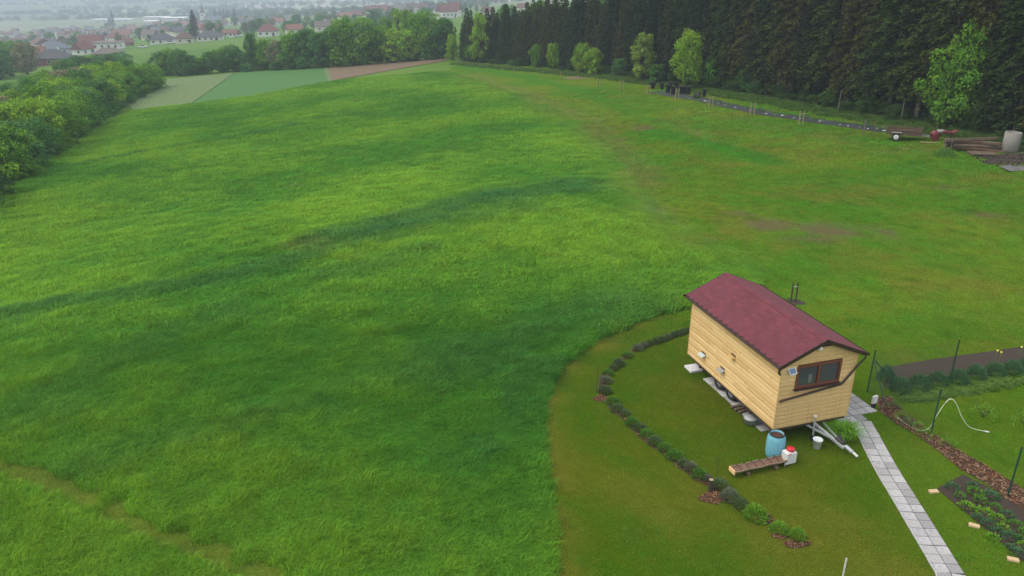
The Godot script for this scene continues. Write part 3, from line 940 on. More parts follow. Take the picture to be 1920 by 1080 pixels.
	part("pane_backing", box_mesh(Vector3(1.62, 0.76, 0.01)), mat(0.15, 0.17, 0.19, 0.9, tex.speck, 1.0), win, Vector3(0, 0, -0.022))  # backing plate brightened to stand in for sky reflected in the panes
	part("curtain", box_mesh(Vector3(0.13, 0.30, 0.006)), mat(0.3, 0.3, 0.28, 0.9), win, Vector3(-0.28, -0.12, -0.013))
	# solar panel, floodlight, alarm
	var sp := part("solar_panel", box_mesh(Vector3(0.25, 0.22, 0.02), 0.004), M.white_paint, w, Vector3(0.33, 2.66, 0.10))
	sp.rotation = Vector3(-0.7, -0.25, 0.25)
	part("cell", box_mesh(Vector3(0.19, 0.16, 0.004)), mat(0.12, 0.20, 0.32, 0.2), sp, Vector3(0, 0, 0.012))
	part("bracket", box_mesh(Vector3(0.04, 0.04, 0.09)), M.steel, sp, Vector3(0, 0, -0.055))
	var fl := begin()
	lathe(fl, [Vector2(0, 0.05), Vector2(0.055, 0.05), Vector2(0.075, 0.02), Vector2(0.075, -0.03), Vector2(0.05, -0.05), Vector2(0, -0.05)], 12, place(Vector3(1.22, 3.33, 0.11), Vector3(1.0, 0, 0.3)))
	part("lamp", finish(fl), M.white_paint, w)
	part("junction_box", box_mesh(Vector3(0.13, 0.09, 0.08), 0.01), M.white_paint, w, Vector3(2.63, 3.02, 0.075))
	# bee entrances on the long side: opening, landing board
	for q in [[-4.42, 1.06, 0], [-3.12, 1.10, 0], [-2.57, 1.89, 1]]:
		var e := Node3D.new()
		e.name = "hive_entrance"
		w.add_child(e, true)
		e.position = Vector3(-0.02, q[1], q[0])
		part("opening", box_mesh(Vector3(0.012, 0.07, 0.26)), M.lining, e, Vector3(-0.004, 0.075, 0))
		var lb := part("landing_board", box_mesh(Vector3(0.17, 0.018, 0.32) if q[2] == 0 else Vector3(0.10, 0.05, 0.26), 0.003), mat(0.62, 0.72, 0.76, 0.6, tex.mottle, 1.0) if q[2] == 0 else pines[4], e, Vector3(-0.085, 0.0, 0))
		lb.rotation.z = 0.35 if q[2] == 0 else 0.0
		if q[0] == -3.12: lb.material_override = M.concrete_old
	part("door_leaf", box_mesh(Vector3(0.03, 1.95, 0.85), 0.004), frame_m, w, Vector3(WW - 0.005, 1.58, -2.325))
	# chassis and running gear
	var ch := Node3D.new()
	ch.name = "chassis"
	w.add_child(ch)
	for xx in [0.75, WW - 0.75]:
		part("beam", box_mesh(Vector3(0.08, 0.14, WL - 0.3)), M.steel, ch, Vector3(xx, FLOOR_Y - 0.175, -WL / 2))
	for zz in [-3.62, -2.84]:
		var ax := begin()
		tube(ax, [Vector3(0.3, 0.30, zz), Vector3(WW - 0.3, 0.30, zz)], [0.035], 8)
		part("axle", finish(ax), M.steel, ch)
		for xx in [0.30, WW - 0.30]:
			var wheel := Node3D.new()
			wheel.name = "wheel"
			ch.add_child(wheel, true)
			wheel.position = Vector3(xx, 0.30, zz)
			wheel.rotation.z = PI / 2
			var ty := begin()
			lathe(ty, [Vector2(0.19, -0.09), Vector2(0.27, -0.095), Vector2(0.305, -0.06), Vector2(0.31, 0.0), Vector2(0.305, 0.06), Vector2(0.27, 0.095), Vector2(0.19, 0.09)], 20)
			part("tyre", finish(ty), M.rubber, wheel)
			var rm := begin()
			lathe(rm, [Vector2(0.0, -0.03), Vector2(0.08, -0.03), Vector2(0.12, -0.06), Vector2(0.19, -0.07), Vector2(0.19, 0.07), Vector2(0.12, 0.06), Vector2(0.08, 0.08), Vector2(0.0, 0.08)], 16)
			part("rim", finish(rm), M.zinc, wheel)
	# galvanised drawbar with its jockey wheel and coupling
	var bar := Node3D.new()
	bar.name = "drawbar"
	w.add_child(bar)
	part("beam", box_mesh(Vector3(0.09, 0.10, 1.35), 0.01), M.zinc, bar, Vector3(1.70, 0.36, 0.55)).rotation = Vector3(0.16, -0.18 + 0.36, 0)
	for q in [[Vector3(1.50, 0.38, 0.25), 0.45], [Vector3(1.92, 0.38, 0.35), -0.05]]:
		part("strut", box_mesh(Vector3(0.05, 0.07, 0.9), 0.008), M.zinc, bar, q[0]).rotation = Vector3(0.12, q[1], 0)
	part("coupling", box_mesh(Vector3(0.11, 0.10, 0.30), 0.02), M.zinc, bar, Vector3(1.92, 0.26, 1.30)).rotation = Vector3(0.25, 0.2, 0)
	part("coupling_head", box_mesh(Vector3(0.08, 0.07, 0.20), 0.02), M.white_paint, bar, Vector3(1.99, 0.19, 1.52)).rotation = Vector3(0.3, 0.25, 0)
	part("brake_lever", box_mesh(Vector3(0.03, 0.30, 0.04), 0.006), M.steel, bar, Vector3(1.80, 0.52, 1.02)).rotation = Vector3(-0.9, 0.2, 0)
	part("overrun_housing", box_mesh(Vector3(0.16, 0.09, 0.30), 0.02), M.steel, bar, Vector3(1.82, 0.41, 0.98)).rotation = Vector3(0.16, 0.18, 0)
	var jw := begin()
	tube(jw, [Vector3(1.42, 0.06, 0.22), Vector3(1.42, 0.86, 0.16)], [0.03], 8)
	part("jockey_leg", finish(jw), M.zinc, bar)
	var jk := begin()
	tube(jk, [Vector3(1.36, 0.10, 0.22), Vector3(1.48, 0.10, 0.22)], [0.10], 14)
	part("jockey_wheel", finish(jk), M.rubber, bar)
	var jc := begin()
	lathe(jc, [Vector2(0, 0), Vector2(0.055, 0), Vector2(0.06, 0.03), Vector2(0.05, 0.06), Vector2(0, 0.065)], 12, place(Vector3(1.42, 0.85, 0.16)))
	part("handle_cap", finish(jc), M.white_paint, bar)
	part("support_leg", box_mesh(Vector3(0.07, FLOOR_Y - 0.06, 0.07)), M.rust, w, Vector3(0.32, (FLOOR_Y - 0.06) / 2 + 0.05, -1.72))
	for q in [[0.32, -5.1], [WW - 0.35, -5.1], [WW - 0.35, -0.6], [0.36, -0.55]]:
		part("support_leg", box_mesh(Vector3(0.07, FLOOR_Y - 0.06, 0.07)), M.brown_wood, w, Vector3(q[0], (FLOOR_Y - 0.06) / 2 + 0.02, q[1]))
	# what stands round the wagon
	var at := func(x, y, z): return wagon_at * Vector3(x, y, z)
	var turn := deg_to_rad(17.45)
	var white_slab := thing("concrete_slab", "white concrete slab lying at the far corner of the wagon", "slab", at.call(0.12, 0.0, -5.22), turn)
	part("slab_top", box_mesh(Vector3(0.50, 0.10, 0.52), 0.012), mat(0.76, 0.76, 0.78, 0.8, tex.mottle, 0.8), white_slab, Vector3(0, 0.05, 0))
	for k in 8:
		var zz := -4.22 + k * 0.47
		var sl := thing("paving_slab", "%s grey paving slab from the far end under the wagon's long side" % ordinal(k + 1), "slab", at.call(0.33 + rng.randf_range(-0.02, 0.02), 0.0, zz), turn + rng.randf_range(-0.03, 0.03), "slabs under the wagon")
		part("slab_top", box_mesh(Vector3(0.44, 0.045, 0.455), 0.006), [M.concrete, M.concrete_old][k % 2], sl, Vector3(0, 0.012, 0))
	for k in 3:
		var br := thing("wood_block", ["grey timber block on the slabs behind the wheels", "weathered timber block lying between wheel and tub", "dark flat timber block beside the rusty leg"][k], "block", at.call(0.14 + k * 0.03, 0.036, -2.28 + k * 0.17), turn + 0.1 * k, "timber blocks under the wagon")
		part("block_body", box_mesh(Vector3(0.42, 0.07, 0.11), 0.01), M.grey_wood, br, Vector3(0, 0.035, 0))
	var tub := thing("zinc_tub", "round galvanised tub on the slabs under the wagon's long side", "tub", at.call(0.02, 0.036, -1.25))
	var tb := begin()
	lathe(tb, [Vector2(0, 0.02), Vector2(0.17, 0.02), Vector2(0.17, 0.0), Vector2(0.185, 0.0), Vector2(0.215, 0.20), Vector2(0.225, 0.205), Vector2(0.225, 0.215), Vector2(0.20, 0.21), Vector2(0.17, 0.24), Vector2(0, 0.26)], 20)
	part("tub_shell", finish(tb), M.zinc, tub)
	var knob := begin()
	tube(knob, [Vector3(-0.05, 0.25, 0), Vector3(-0.04, 0.30, 0), Vector3(0.04, 0.30, 0), Vector3(0.05, 0.25, 0)], [0.008], 5)
	part("lid_handle", finish(knob), M.zinc, tub)
	var barrel := thing("water_barrel", "light blue plastic barrel full of brown water at the wagon corner", "barrel", Vector3(8.27, 0, -21.15))
	var bm := mat(0.20, 0.52, 0.65, 0.42, tex.mottle, 1.2)
	var bs := begin()
	lathe(bs, [Vector2(0, 0.0), Vector2(0.24, 0.0), Vector2(0.262, 0.03), Vector2(0.285, 0.22), Vector2(0.292, 0.40), Vector2(0.287, 0.60), Vector2(0.268, 0.74), Vector2(0.235, 0.80), Vector2(0.225, 0.84), Vector2(0.205, 0.84), Vector2(0.208, 0.76), Vector2(0.215, 0.70)], 28)
	part("barrel_shell", finish(bs), bm, barrel)
	var rim := begin()
	lathe(rim, [Vector2(0.222, 0.80), Vector2(0.236, 0.805), Vector2(0.238, 0.845), Vector2(0.222, 0.852), Vector2(0.204, 0.845)], 28)
	part("rim", finish(rim), M.black_plastic, barrel)
	var wa := begin()
	lathe(wa, [Vector2(0.214, 0.765), Vector2(0.0, 0.766)], 24)
	part("water", finish(wa), mat(0.14, 0.055, 0.02, 0.85, tex.soil, 4.0), barrel)
	var can := thing("jerrycan", "white plastic canister with a red lid beside the blue barrel", "canister", Vector3(8.60, 0.0, -20.80), 0.35)
	part("canister_body", box_mesh(Vector3(0.36, 0.46, 0.28), 0.05), mat(0.80, 0.80, 0.79, 0.45, tex.mottle, 2.0), can, Vector3(0, 0.23, 0))
	var lid := begin()
	lathe(lid, [Vector2(0.105, 0.44), Vector2(0.125, 0.45), Vector2(0.125, 0.52), Vector2(0.11, 0.54), Vector2(0, 0.54)], 18, place(Vector3(0.03, 0, 0)))
	part("lid", finish(lid), mat(0.55, 0.015, 0.03, 0.4), can)
	var grip := begin()
	tube(grip, [Vector3(-0.16, 0.38, 0.13), Vector3(-0.14, 0.42, 0.17), Vector3(-0.07, 0.44, 0.17), Vector3(-0.04, 0.40, 0.14)], [0.012], 6)
	part("handle", finish(grip), mat(0.5, 0.03, 0.04, 0.4), can)
	var tap := begin()
	tube(tap, [Vector3(-0.16, 0.09, 0.11), Vector3(-0.24, 0.09, 0.15), Vector3(-0.25, 0.04, 0.155)], [0.022], 7)
	part("tap", finish(tap), M.white_paint, can)
	# bee drinking trough: a hollowed half log with cross bars
	var a2 := Vector3(6.68, 0, -20.12)
	var b2 := Vector3(8.44, 0, -20.72)
	var tr := thing("log_trough", "hollowed half-log trough with wire cross bars running from the canister", "trough", (a2 + b2) / 2.0, atan2(-(b2 - a2).z, (b2 - a2).x))
	var long2 := a2.distance_to(b2)
	var tg := begin()
	var ring := []
	for i in 9:
		var an := PI + PI * i / 8.0
		ring.append(Vector2(cos(an) * 0.16, sin(an) * 0.13 + 0.24))
	for i in range(8, -1, -1):
		var an := PI + PI * i / 8.0
		ring.append(Vector2(cos(an) * 0.132, sin(an) * 0.10 + 0.243))
	for k in 8:
		var x0 := -long2 / 2 + long2 * k / 8.0
		var x1 := -long2 / 2 + long2 * (k + 1) / 8.0
		var s0 := 1.0 + 0.12 * sin(k * 2.1)
		var s1 := 1.0 + 0.12 * sin((k + 1) * 2.1)
		for i in ring.size():
			var p: Vector2 = ring[i]
			var q: Vector2 = ring[(i + 1) % ring.size()]
			quad(tg, Vector3(x0, p.y, p.x * s0), Vector3(x0, q.y, q.x * s0), Vector3(x1, q.y, q.x * s1), Vector3(x1, p.y, p.x * s1))
	for e in [-1, 1]:
		var cap2 := begin()
		for i in 8:
			quad(tg, Vector3(e * long2 / 2, ring[i].y, ring[i].x), Vector3(e * long2 / 2, ring[i + 1].y, ring[i + 1].x), Vector3(e * long2 / 2, ring[16 - i].y, ring[16 - i].x), Vector3(e * long2 / 2, ring[17 - i].y, ring[17 - i].x))
	part("half_log", finish(tg), mat(0.55, 0.41, 0.28, 0.9, tex.soil, 1.2), tr)
	var hol := begin()
	for i in 8:
		var p: Vector2 = ring[9 + i] + Vector2(0, 0.004)
		var q: Vector2 = ring[10 + i] + Vector2(0, 0.004)
		quad(hol, Vector3(-long2 / 2 + 0.03, p.y, p.x * 0.96), Vector3(-long2 / 2 + 0.03, q.y, q.x * 0.96), Vector3(long2 / 2 - 0.03, q.y, q.x * 0.96), Vector3(long2 / 2 - 0.03, p.y, p.x * 0.96))
	part("hollow", finish(hol), mat(0.42, 0.24, 0.17, 0.9, tex.soil, 1.6), tr)
	part("end_board", box_mesh(Vector3(0.03, 0.15, 0.30), 0.004), pines[2], tr, Vector3(-long2 / 2 - 0.017, 0.19, 0))
	for k in 6:
		var cb := begin()
		tube(cb, [Vector3(-long2 / 2 + 0.2 + k * 0.27, 0.20, -0.15), Vector3(-long2 / 2 + 0.22 + k * 0.27, 0.30, -0.13), Vector3(-long2 / 2 + 0.22 + k * 0.27, 0.262, 0.14)], [0.013], 5)
		part("cross_bar", finish(cb), M.bark, tr)
	for e in [-0.45, 0.55]:
		var ft := begin()
		tube(ft, [Vector3(e, 0.055, -0.16), Vector3(e, 0.055, 0.20)], [0.06], 10)
		part("log_foot", finish(ft), M.grey_wood, tr)
	var bucket := thing("plastic_bucket", "translucent white bucket standing below the drawbar", "bucket", at.call(1.28, 0.0, 0.62))
	var bk := begin()
	lathe(bk, [Vector2(0, 0.012), Vector2(0.11, 0.012), Vector2(0.11, 0.0), Vector2(0.115, 0.0), Vector2(0.15, 0.31), Vector2(0.158, 0.31), Vector2(0.158, 0.325), Vector2(0.145, 0.325), Vector2(0.108, 0.02)], 22)
	var bucket_m := mat(0.80, 0.83, 0.85, 0.4)
	bucket_m.backlight_enabled = true
	bucket_m.backlight = Color(0.5, 0.5, 0.5)
	part("bucket_shell", finish(bk), bucket_m, bucket)
	var bh := begin()
	tube(bh, [Vector3(-0.155, 0.30, 0), Vector3(-0.12, 0.23, 0.12), Vector3(0, 0.20, 0.165), Vector3(0.12, 0.23, 0.12), Vector3(0.155, 0.30, 0)], [0.005], 5)
	part("bail", finish(bh), M.steel, bucket)
	M.strap = leafy(0.17, 0.38, 0.035, 0.5)
	var lily := thing("daylily_clump", "clump of bright green strap leaves at the front of the wagon", "plant", at.call(2.42, 0.0, 0.36))
	part("leaves", strap_plant(4, 380), M.strap, lily).scale = Vector3(1.45, 1.1, 1.15)

# ---------------------------------------------------------------- garden
func chips(called: String, outline: PackedVector2Array, per_m2: float, size: float, palette: Array, label: String) -> void:
	var lo := outline[0]
	var hi := outline[0]
	for p in outline:
		lo = lo.min(p)
		hi = hi.max(p)
	var spots := []
	for i in int((hi.x - lo.x) * (hi.y - lo.y) * per_m2):
		var p := Vector2(rng.randf_range(lo.x, hi.x), rng.randf_range(lo.y, hi.y))
		if not Geometry2D.is_point_in_polygon(p, outline): continue
		var b := Basis.from_euler(Vector3(rng.randf_range(-0.5, 0.5), rng.randf() * TAU, rng.randf_range(-0.5, 0.5))).scaled_local(Vector3(rng.randf_range(0.6, 1.6), 1, rng.randf_range(0.6, 1.3)) * size)
		var c: Color = palette[rng.randi() % palette.size()]
		var k := rng.randf_range(0.7, 1.3)
		spots.append([Transform3D(b, put(p, 0.02 + rng.randf() * 0.02)), Color(c.r * k, c.g * k, c.b * k)])
	scatter(called, box_mesh(Vector3(1.7, 0.2, 0.45)), M.chip, spots, label, "mulch")
func bed(called: String, outline: PackedVector2Array, m: Material, label: String, up := 0.012) -> void:
	soil_shapes.append(outline)
	structure(part(called, sheet(outline, 1.0, up), m, self), label)
func build_garden() -> void:
	var bush := []
	for k in 4: bush.append(cushion(40 + k, 800, 0.62, 0.17, 0.055))
	M.lavender = leafy(0.13, 0.20, 0.085, 0.25)
	M.lavender_grey = leafy(0.20, 0.23, 0.15, 0.2)
	M.lavender_green = leafy(0.12, 0.27, 0.045, 0.3)
	M.bush_bright = leafy(0.19, 0.38, 0.04, 0.35)
	M.bush_dark = leafy(0.09, 0.195, 0.09, 0.25)
	var bark_tones := [Color(0.20, 0.085, 0.04), Color(0.13, 0.06, 0.032), Color(0.26, 0.135, 0.075), Color(0.085, 0.045, 0.028), Color(0.30, 0.19, 0.115)]
	# curved border round the wagon's lawn
	var row: Array = [[7.40, -30.19, 0.22, 0.27, 0], [7.16, -29.99, 0.27, 0.29, 0], [6.93, -29.84, 0.27, 0.31, 0], [6.68, -29.69, 0.27, 0.29, 0], [6.42, -29.49, 0.29, 0.31, 1], [6.15, -29.29, 0.29, 0.33, 0], [5.88, -29.14, 0.27, 0.30, 0], [5.59, -28.95, 0.27, 0.30, 0], [5.34, -28.76, 0.26, 0.28, 1], [5.05, -28.53, 0.29, 0.36, 1], [4.56, -27.93, 0.24, 0.36, 2], [4.12, -27.22, 0.35, 0.41, 0], [3.89, -26.88, 0.28, 0.29, 0], [3.62, -26.46, 0.27, 0.34, 2], [3.48, -25.89, 0.29, 0.38, 1], [3.36, -25.14, 0.33, 0.39, 0], [3.56, -24.36, 0.32, 0.40, 2], [3.65, -23.90, 0.30, 0.44, 0], [3.89, -23.59, 0.23, 0.33, 0], [4.05, -23.01, 0.31, 0.41, 2], [4.26, -22.72, 0.25, 0.36, 0], [4.42, -22.30, 0.29, 0.37, 2], [4.63, -21.87, 0.30, 0.40, 0], [4.88, -21.51, 0.30, 0.41, 2], [5.12, -21.07, 0.34, 0.45, 2], [5.33, -20.67, 0.28, 0.36, 0], [5.50, -20.45, 0.31, 0.36, 1], [5.68, -20.09, 0.33, 0.42, 2], [5.90, -19.91, 0.25, 0.27, 1], [6.18, -19.54, 0.34, 0.48, 0], [6.33, -19.01, 0.41, 0.43, 3], [6.56, -18.63, 0.37, 0.37, 0], [6.84, -18.18, 0.50, 0.56, 4], [7.32, -17.60, 0.36, 0.41, 4], [7.74, -17.34, 0.36, 0.38, 4]]
	var names := ["grey-green lavender bush", "dusty grey lavender bush", "fresh green lavender bush", "silvery lavender bush", "bright green low bush"]
	var base: Node3D = null
	for i in row.size():
		var q: Array = row[i]
		var label := "%s, %s along the curved border from the wagon" % [names[int(q[4])], ordinal(i + 1)]
		var o := thing("lavender_bush", label, "bush", put(Vector2(q[0], q[1])), rng.randf() * TAU, "low bushes of the curved border")
		var m: Material = [M.lavender, M.lavender_grey, M.lavender_green, M.lavender_grey, M.bush_bright][int(q[4])]
		var f := part("foliage", bush[i % 4], m, o)
		f.scale = Vector3(q[3] * 1.15, maxf(q[2], q[3] * 0.6) * 1.25, q[3] * rng.randf_range(0.95, 1.25))
	var strip: Array = []
	for q in row: strip.append(Vector2(q[0] - 0.12, q[1] + 0.09))
	var mulch_strip := ribbon(dense(strip.slice(0, 31), 0.35), 0.10, 0.4)
	bed("path_mulch", mulch_strip, M.mulch, "thin strip of bark mulch under the curved border")
	chips("bark_chips", mulch_strip, 170.0, 0.035, bark_tones, "red-brown bark chips along the curved border")
	var patches := [[Vector2(5.87, -19.04), 0.42, 0.28, "in front of the stump post"], [Vector2(7.12, -18.09), 0.22, 0.20, "between the bright green bushes"], [Vector2(7.65, -17.08), 0.36, 0.16, "at the near end of the border"], [Vector2(3.16, -24.66), 0.30, 0.22, "at the bend of the border"], [Vector2(7.29, -17.38), 0.24, 0.12, "behind the last bright bush"]]
	for q in patches:
		var shape := blob(q[0], q[1], q[2])
		bed("path_mulch", shape, M.mulch, "patch of bark mulch " + q[3], 0.016)
		chips("bark_chips", shape, 420.0, 0.04, bark_tones, "red-brown bark chips " + q[3])
	# stakes and posts in the border
	var stump := thing("stump_post", "short cut-off wooden post in the mulch at the border", "post", put(Vector2(5.84, -19.36)))
	var st := begin()
	tube(st, [Vector3(0, -0.05, 0), Vector3(0.01, 0.2, 0), Vector3(0, 0.42, 0.01)], [0.075, 0.068, 0.07], 9)
	part("post_body", finish(st), M.bark, stump)
	var cut := begin()
	tube(cut, [Vector3(0, 0.42, 0.01), Vector3(0, 0.428, 0.01)], [0.064], 9)
	part("cut_face", finish(cut), M.stake, stump)
	var stake := thing("grey_stake", "weathered grey stake at the bend of the lavender border", "stake", put(Vector2(3.17, -25.14)))
	part("stake_body", box_mesh(Vector3(0.06, 0.74, 0.05), 0.006), M.grey_wood, stake, Vector3(0, 0.33, 0))
	var twig := thing("bare_twig", "thin dark sapling stem beside the grey stake", "sapling", put(Vector2(3.05, -25.11)))
	st = begin()
	tube(st, [Vector3(0, 0, 0), Vector3(0.01, 0.5, 0), Vector3(0, 1.05, 0.02)], [0.01, 0.008, 0.004], 5)
	part("stem", finish(st), M.bark, twig)
	var sap := thing("bare_sapling", "spindly leafless sapling growing by the stump post", "sapling", put(Vector2(6.11, -19.78)))
	st = begin()
	tube(st, [Vector3(0, 0, 0), Vector3(0.02, 0.5, 0), Vector3(0, 1.0, 0.02)], [0.01, 0.008, 0.004], 5)
	for k in 5: tube(st, [Vector3(0.01, 0.4 + k * 0.11, 0), Vector3(0.2 * cos(k * 2.2), 0.55 + k * 0.12, 0.2 * sin(k * 2.2))], [0.006, 0.003], 4)
	part("stem", finish(st), M.bark, sap)
	var rear := thing("tree_stake", "two stakes tied to a young tree behind the wagon", "stake", put(Vector2(12.82, -33.26)))
	for e in [-0.11, 0.11]: part("stake_body", box_mesh(Vector3(0.05, 0.95, 0.05), 0.006), M.bark, rear, Vector3(e, 0.46, 0))
	part("tie", box_mesh(Vector3(0.25, 0.03, 0.06), 0.01), M.concrete_old, rear, Vector3(0, 0.75, 0))
	var dug := blob(Vector2(12.84, -33.26), 0.5, 0.35)
	bed("ground_tree_pit", dug, M.soil, "round soil pit at the foot of the staked tree")
	var pole := thing("white_post", "slim white post at the bottom edge beside the path", "post", put(Vector2(8.09, -15.24)))
	st = begin()
	tube(st, [Vector3(0, -0.05, 0), Vector3(0, 1.12, 0)], [0.022], 10)
	part("post_body", finish(st), M.white_paint, pole)
	part("cap", box_mesh(Vector3(0.05, 0.02, 0.05), 0.004), M.concrete_old, pole, Vector3(0, 1.13, 0))

	# the bed of round bushes behind the fence
	bed("ground_bed", PackedVector2Array([Vector2(13.57, -25.49), Vector2(14.50, -27.05), Vector2(16.74, -27.75), Vector2(18.92, -28.29), Vector2(20.96, -28.86), Vector2(24.29, -29.63), Vector2(22.77, -27.39), Vector2(19.57, -26.54), Vector2(17.68, -26.05), Vector2(16.09, -25.65), Vector2(14.38, -25.18)]), M.soil, "long dark soil bed behind the green fence")
	var rounds: Array = [[14.05, -25.22, 0.77, 0.72, 0], [14.86, -25.45, 0.77, 0.74, 0], [15.68, -25.73, 0.69, 0.73, 0], [16.49, -25.85, 0.74, 0.71, 0], [17.35, -26.25, 0.70, 0.76, 0], [18.21, -26.46, 0.68, 0.76, 0], [18.95, -26.62, 0.68, 0.75, 0], [19.73, -26.88, 0.69, 0.77, 0], [13.91, -26.05, 0.83, 0.60, 0]]
	for i in rounds.size():
		var q: Array = rounds[i]
		var o := thing("round_bush", "dark green rounded lavender bush, %s from the fence corner in the soil bed" % ordinal(i + 1) if i < 8 else "loose dark bush inside the fence corner", "bush", put(Vector2(q[0], q[1])), rng.randf() * TAU, "round bushes in the long bed" if i < 8 else "")
		part("foliage", cushion(60 + i, 1100, 0.62, 0.14, 0.032), M.bush_dark, o).scale = Vector3(q[3] * 0.98, q[2] * 1.15, q[3] * 0.95)
	M.petal = mat(0.80, 0.78, 0.08, 0.6)
	for i in 3:
		var o := thing("yellow_tulip", "yellow flower among the round bushes, %s from the fence corner" % ordinal(i + 1), "flower", put([Vector2(18.85, -27.57), Vector2(18.92, -27.44), Vector2(19.97, -27.88)][i]))
		st = begin()
		tube(st, [Vector3(0, 0, 0), Vector3(0, 0.4, 0)], [0.008], 5)
		part("stem", finish(st), M.lavender_green, o)
		st = begin()
		lathe(st, [Vector2(0.01, 0.38), Vector2(0.035, 0.41), Vector2(0.038, 0.45), Vector2(0.02, 0.47)], 8)
		part("blossom", finish(st), M.petal, o)
	# ground cover along the bushes
	var leafy_patch := tuft(77, 46, 0.22, 0.06, 0.20, 0.020, 0.9, 0.35)
	var cover := []
	var cover_line: Array = [Vector2(13.94, -24.81), Vector2(15.04, -25.11), Vector2(16.38, -25.45), Vector2(17.75, -25.81), Vector2(19.42, -26.29), Vector2(22.07, -26.96)]
	for i in 900:
		var k := rng.randf() * (cover_line.size() - 1)
		var p: Vector2 = cover_line[int(k)].lerp(cover_line[int(k) + 1], k - int(k)) + Vector2(rng.randf_range(-0.35, 0.35), rng.randf_range(-0.42, 0.42))
		var c := lerp3(Color(0.10, 0.22, 0.03), Color(0.17, 0.28, 0.07), rng.randf())
		cover.append([Transform3D(Basis(Vector3.UP, rng.randf() * TAU).scaled(Vector3.ONE * rng.randf_range(0.5, 1.0)), put(p)), c])
	scatter("ground_cover_leaves", leafy_patch, M.grass, cover, "leafy green ground cover below the round bushes", "ground cover")
	for q in [[Vector2(16.11, -23.45), "sparse reddish-green shrub on the fenced lawn", 71], [Vector2(17.21, -22.85), "yellow-green shrub at the edge of the fenced lawn", 72], [Vector2(13.24, -22.85), "grey-green plant at the mulch strip inside the fence", 73], [Vector2(13.54, -22.65), "blue-green creeping plant at the mulch strip by the hose", 74], [Vector2(13.27, -23.31), "green creeping plant beside the brace foot", 75], [Vector2(13.57, -22.27), "leafy plant at the foot of the middle post", 76], [Vector2(13.29, -23.93), "small grey plant in the fence corner", 73], [Vector2(14.06, -21.72), "lone green weed in the mulch strip", 77]]:
		var o := thing("small_shrub", q[1], "shrub", put(q[0]))
		st = begin()
		for k in 9: tube(st, [Vector3(0, 0, 0), Vector3(0.22 * cos(k * 0.7), 0.3, 0.22 * sin(k * 0.7)), Vector3(0.36 * cos(k * 0.7 + 0.2), 0.62, 0.36 * sin(k * 0.7 + 0.2))], [0.009, 0.006, 0.003], 4)
		var low: bool = q[2] > 72
		var stems := part("stem", finish(st), M.bark, o)
		stems.scale = Vector3.ONE * (0.5 if low else 1.0)
		part("foliage", cushion(q[2], 260, 0.7, 0.09, 0.045), M.bush_bright if q[2] != 73 else M.lavender, o).scale = Vector3(0.85, 0.75, 0.85) * (0.65 if low else 1.0)
	# mulch strip along the second fence, vegetable bed
	var mulch2 := PackedVector2Array([Vector2(12.93, -24.66), Vector2(13.50, -24.88), Vector2(13.62, -23.69), Vector2(13.91, -22.46), Vector2(14.29, -21.42), Vector2(14.77, -20.45), Vector2(15.21, -19.26), Vector2(15.53, -18.30), Vector2(14.80, -17.84), Vector2(14.45, -18.77), Vector2(14.19, -19.70), Vector2(13.78, -20.45), Vector2(13.58, -21.54), Vector2(13.27, -22.46), Vector2(12.96, -23.01), Vector2(12.75, -23.79)])
	bed("path_mulch", mulch2, M.mulch, "wide strip of bark mulch along the fence by the lawn")
	chips("bark_chips", mulch2, 300.0, 0.045, bark_tones + [Color(0.26, 0.19, 0.13), Color(0.10, 0.06, 0.04)], "brown bark chips along the fence by the lawn")
	var soil2 := PackedVector2Array([Vector2(12.58, -19.47), Vector2(13.74, -20.17), Vector2(14.13, -19.59), Vector2(14.48, -18.70), Vector2(15.03, -17.51), Vector2(13.65, -15.33), Vector2(13.45, -15.89), Vector2(13.24, -16.79), Vector2(12.96, -18.00)])
	bed("ground_bed", soil2, M.soil, "dark vegetable bed with young plants beside the path lawn", 0.020)
	var rows: Array = [Vector2(13.06, -19.52), Vector2(13.08, -19.09), Vector2(13.69, -19.59), Vector2(13.01, -18.60), Vector2(13.56, -18.89), Vector2(13.98, -19.09), Vector2(13.36, -18.30), Vector2(13.83, -18.60), Vector2(13.06, -18.13), Vector2(13.62, -18.07), Vector2(13.23, -17.84), Vector2(13.95, -18.23), Vector2(13.52, -17.68), Vector2(13.98, -17.84), Vector2(13.28, -17.51), Vector2(13.53, -17.29), Vector2(13.74, -17.25), Vector2(13.34, -16.67), Vector2(13.66, -16.98), Vector2(13.59, -19.24), Vector2(13.30, -16.91), Vector2(13.04, -17.29), Vector2(14.04, -17.44), Vector2(13.65, -16.55)]
	for i in rows.size():
		var p: Vector2 = rows[i]
		var o := thing("bed_plant", "%s leafy young plant from the path end of the vegetable bed" % ordinal(i + 1), "plant", put(p, 0.02), rng.randf() * TAU, "young plants in the vegetable bed")
		part("leaves", cushion(90 + i, 170, 0.45, 0.16, 0.11), [M.bush_bright, M.lavender_green, M.bush_dark][i % 3 if i % 5 else 2], o).scale = Vector3(0.38, 0.32, 0.38) * rng.randf_range(0.7, 1.3)
	for i in 3:
		var o := thing("wood_plate", ["pale wooden block at the near corner of the vegetable bed by the path", "pale wooden block halfway along the vegetable bed edge", "pale wooden block at the picture's edge beside the vegetable bed"][i], "block", put([Vector2(12.41, -19.31), Vector2(12.79, -17.79), Vector2(13.09, -16.45)][i]), [0.1, -0.5, -0.35][i], "wooden blocks along the vegetable bed")
		part("block_body", box_mesh(Vector3(0.27, 0.07, 0.14), 0.008), mat(0.66, 0.47, 0.27, 0.8, tex.mottle, 2.0), o, Vector3(0, 0.03, 0))

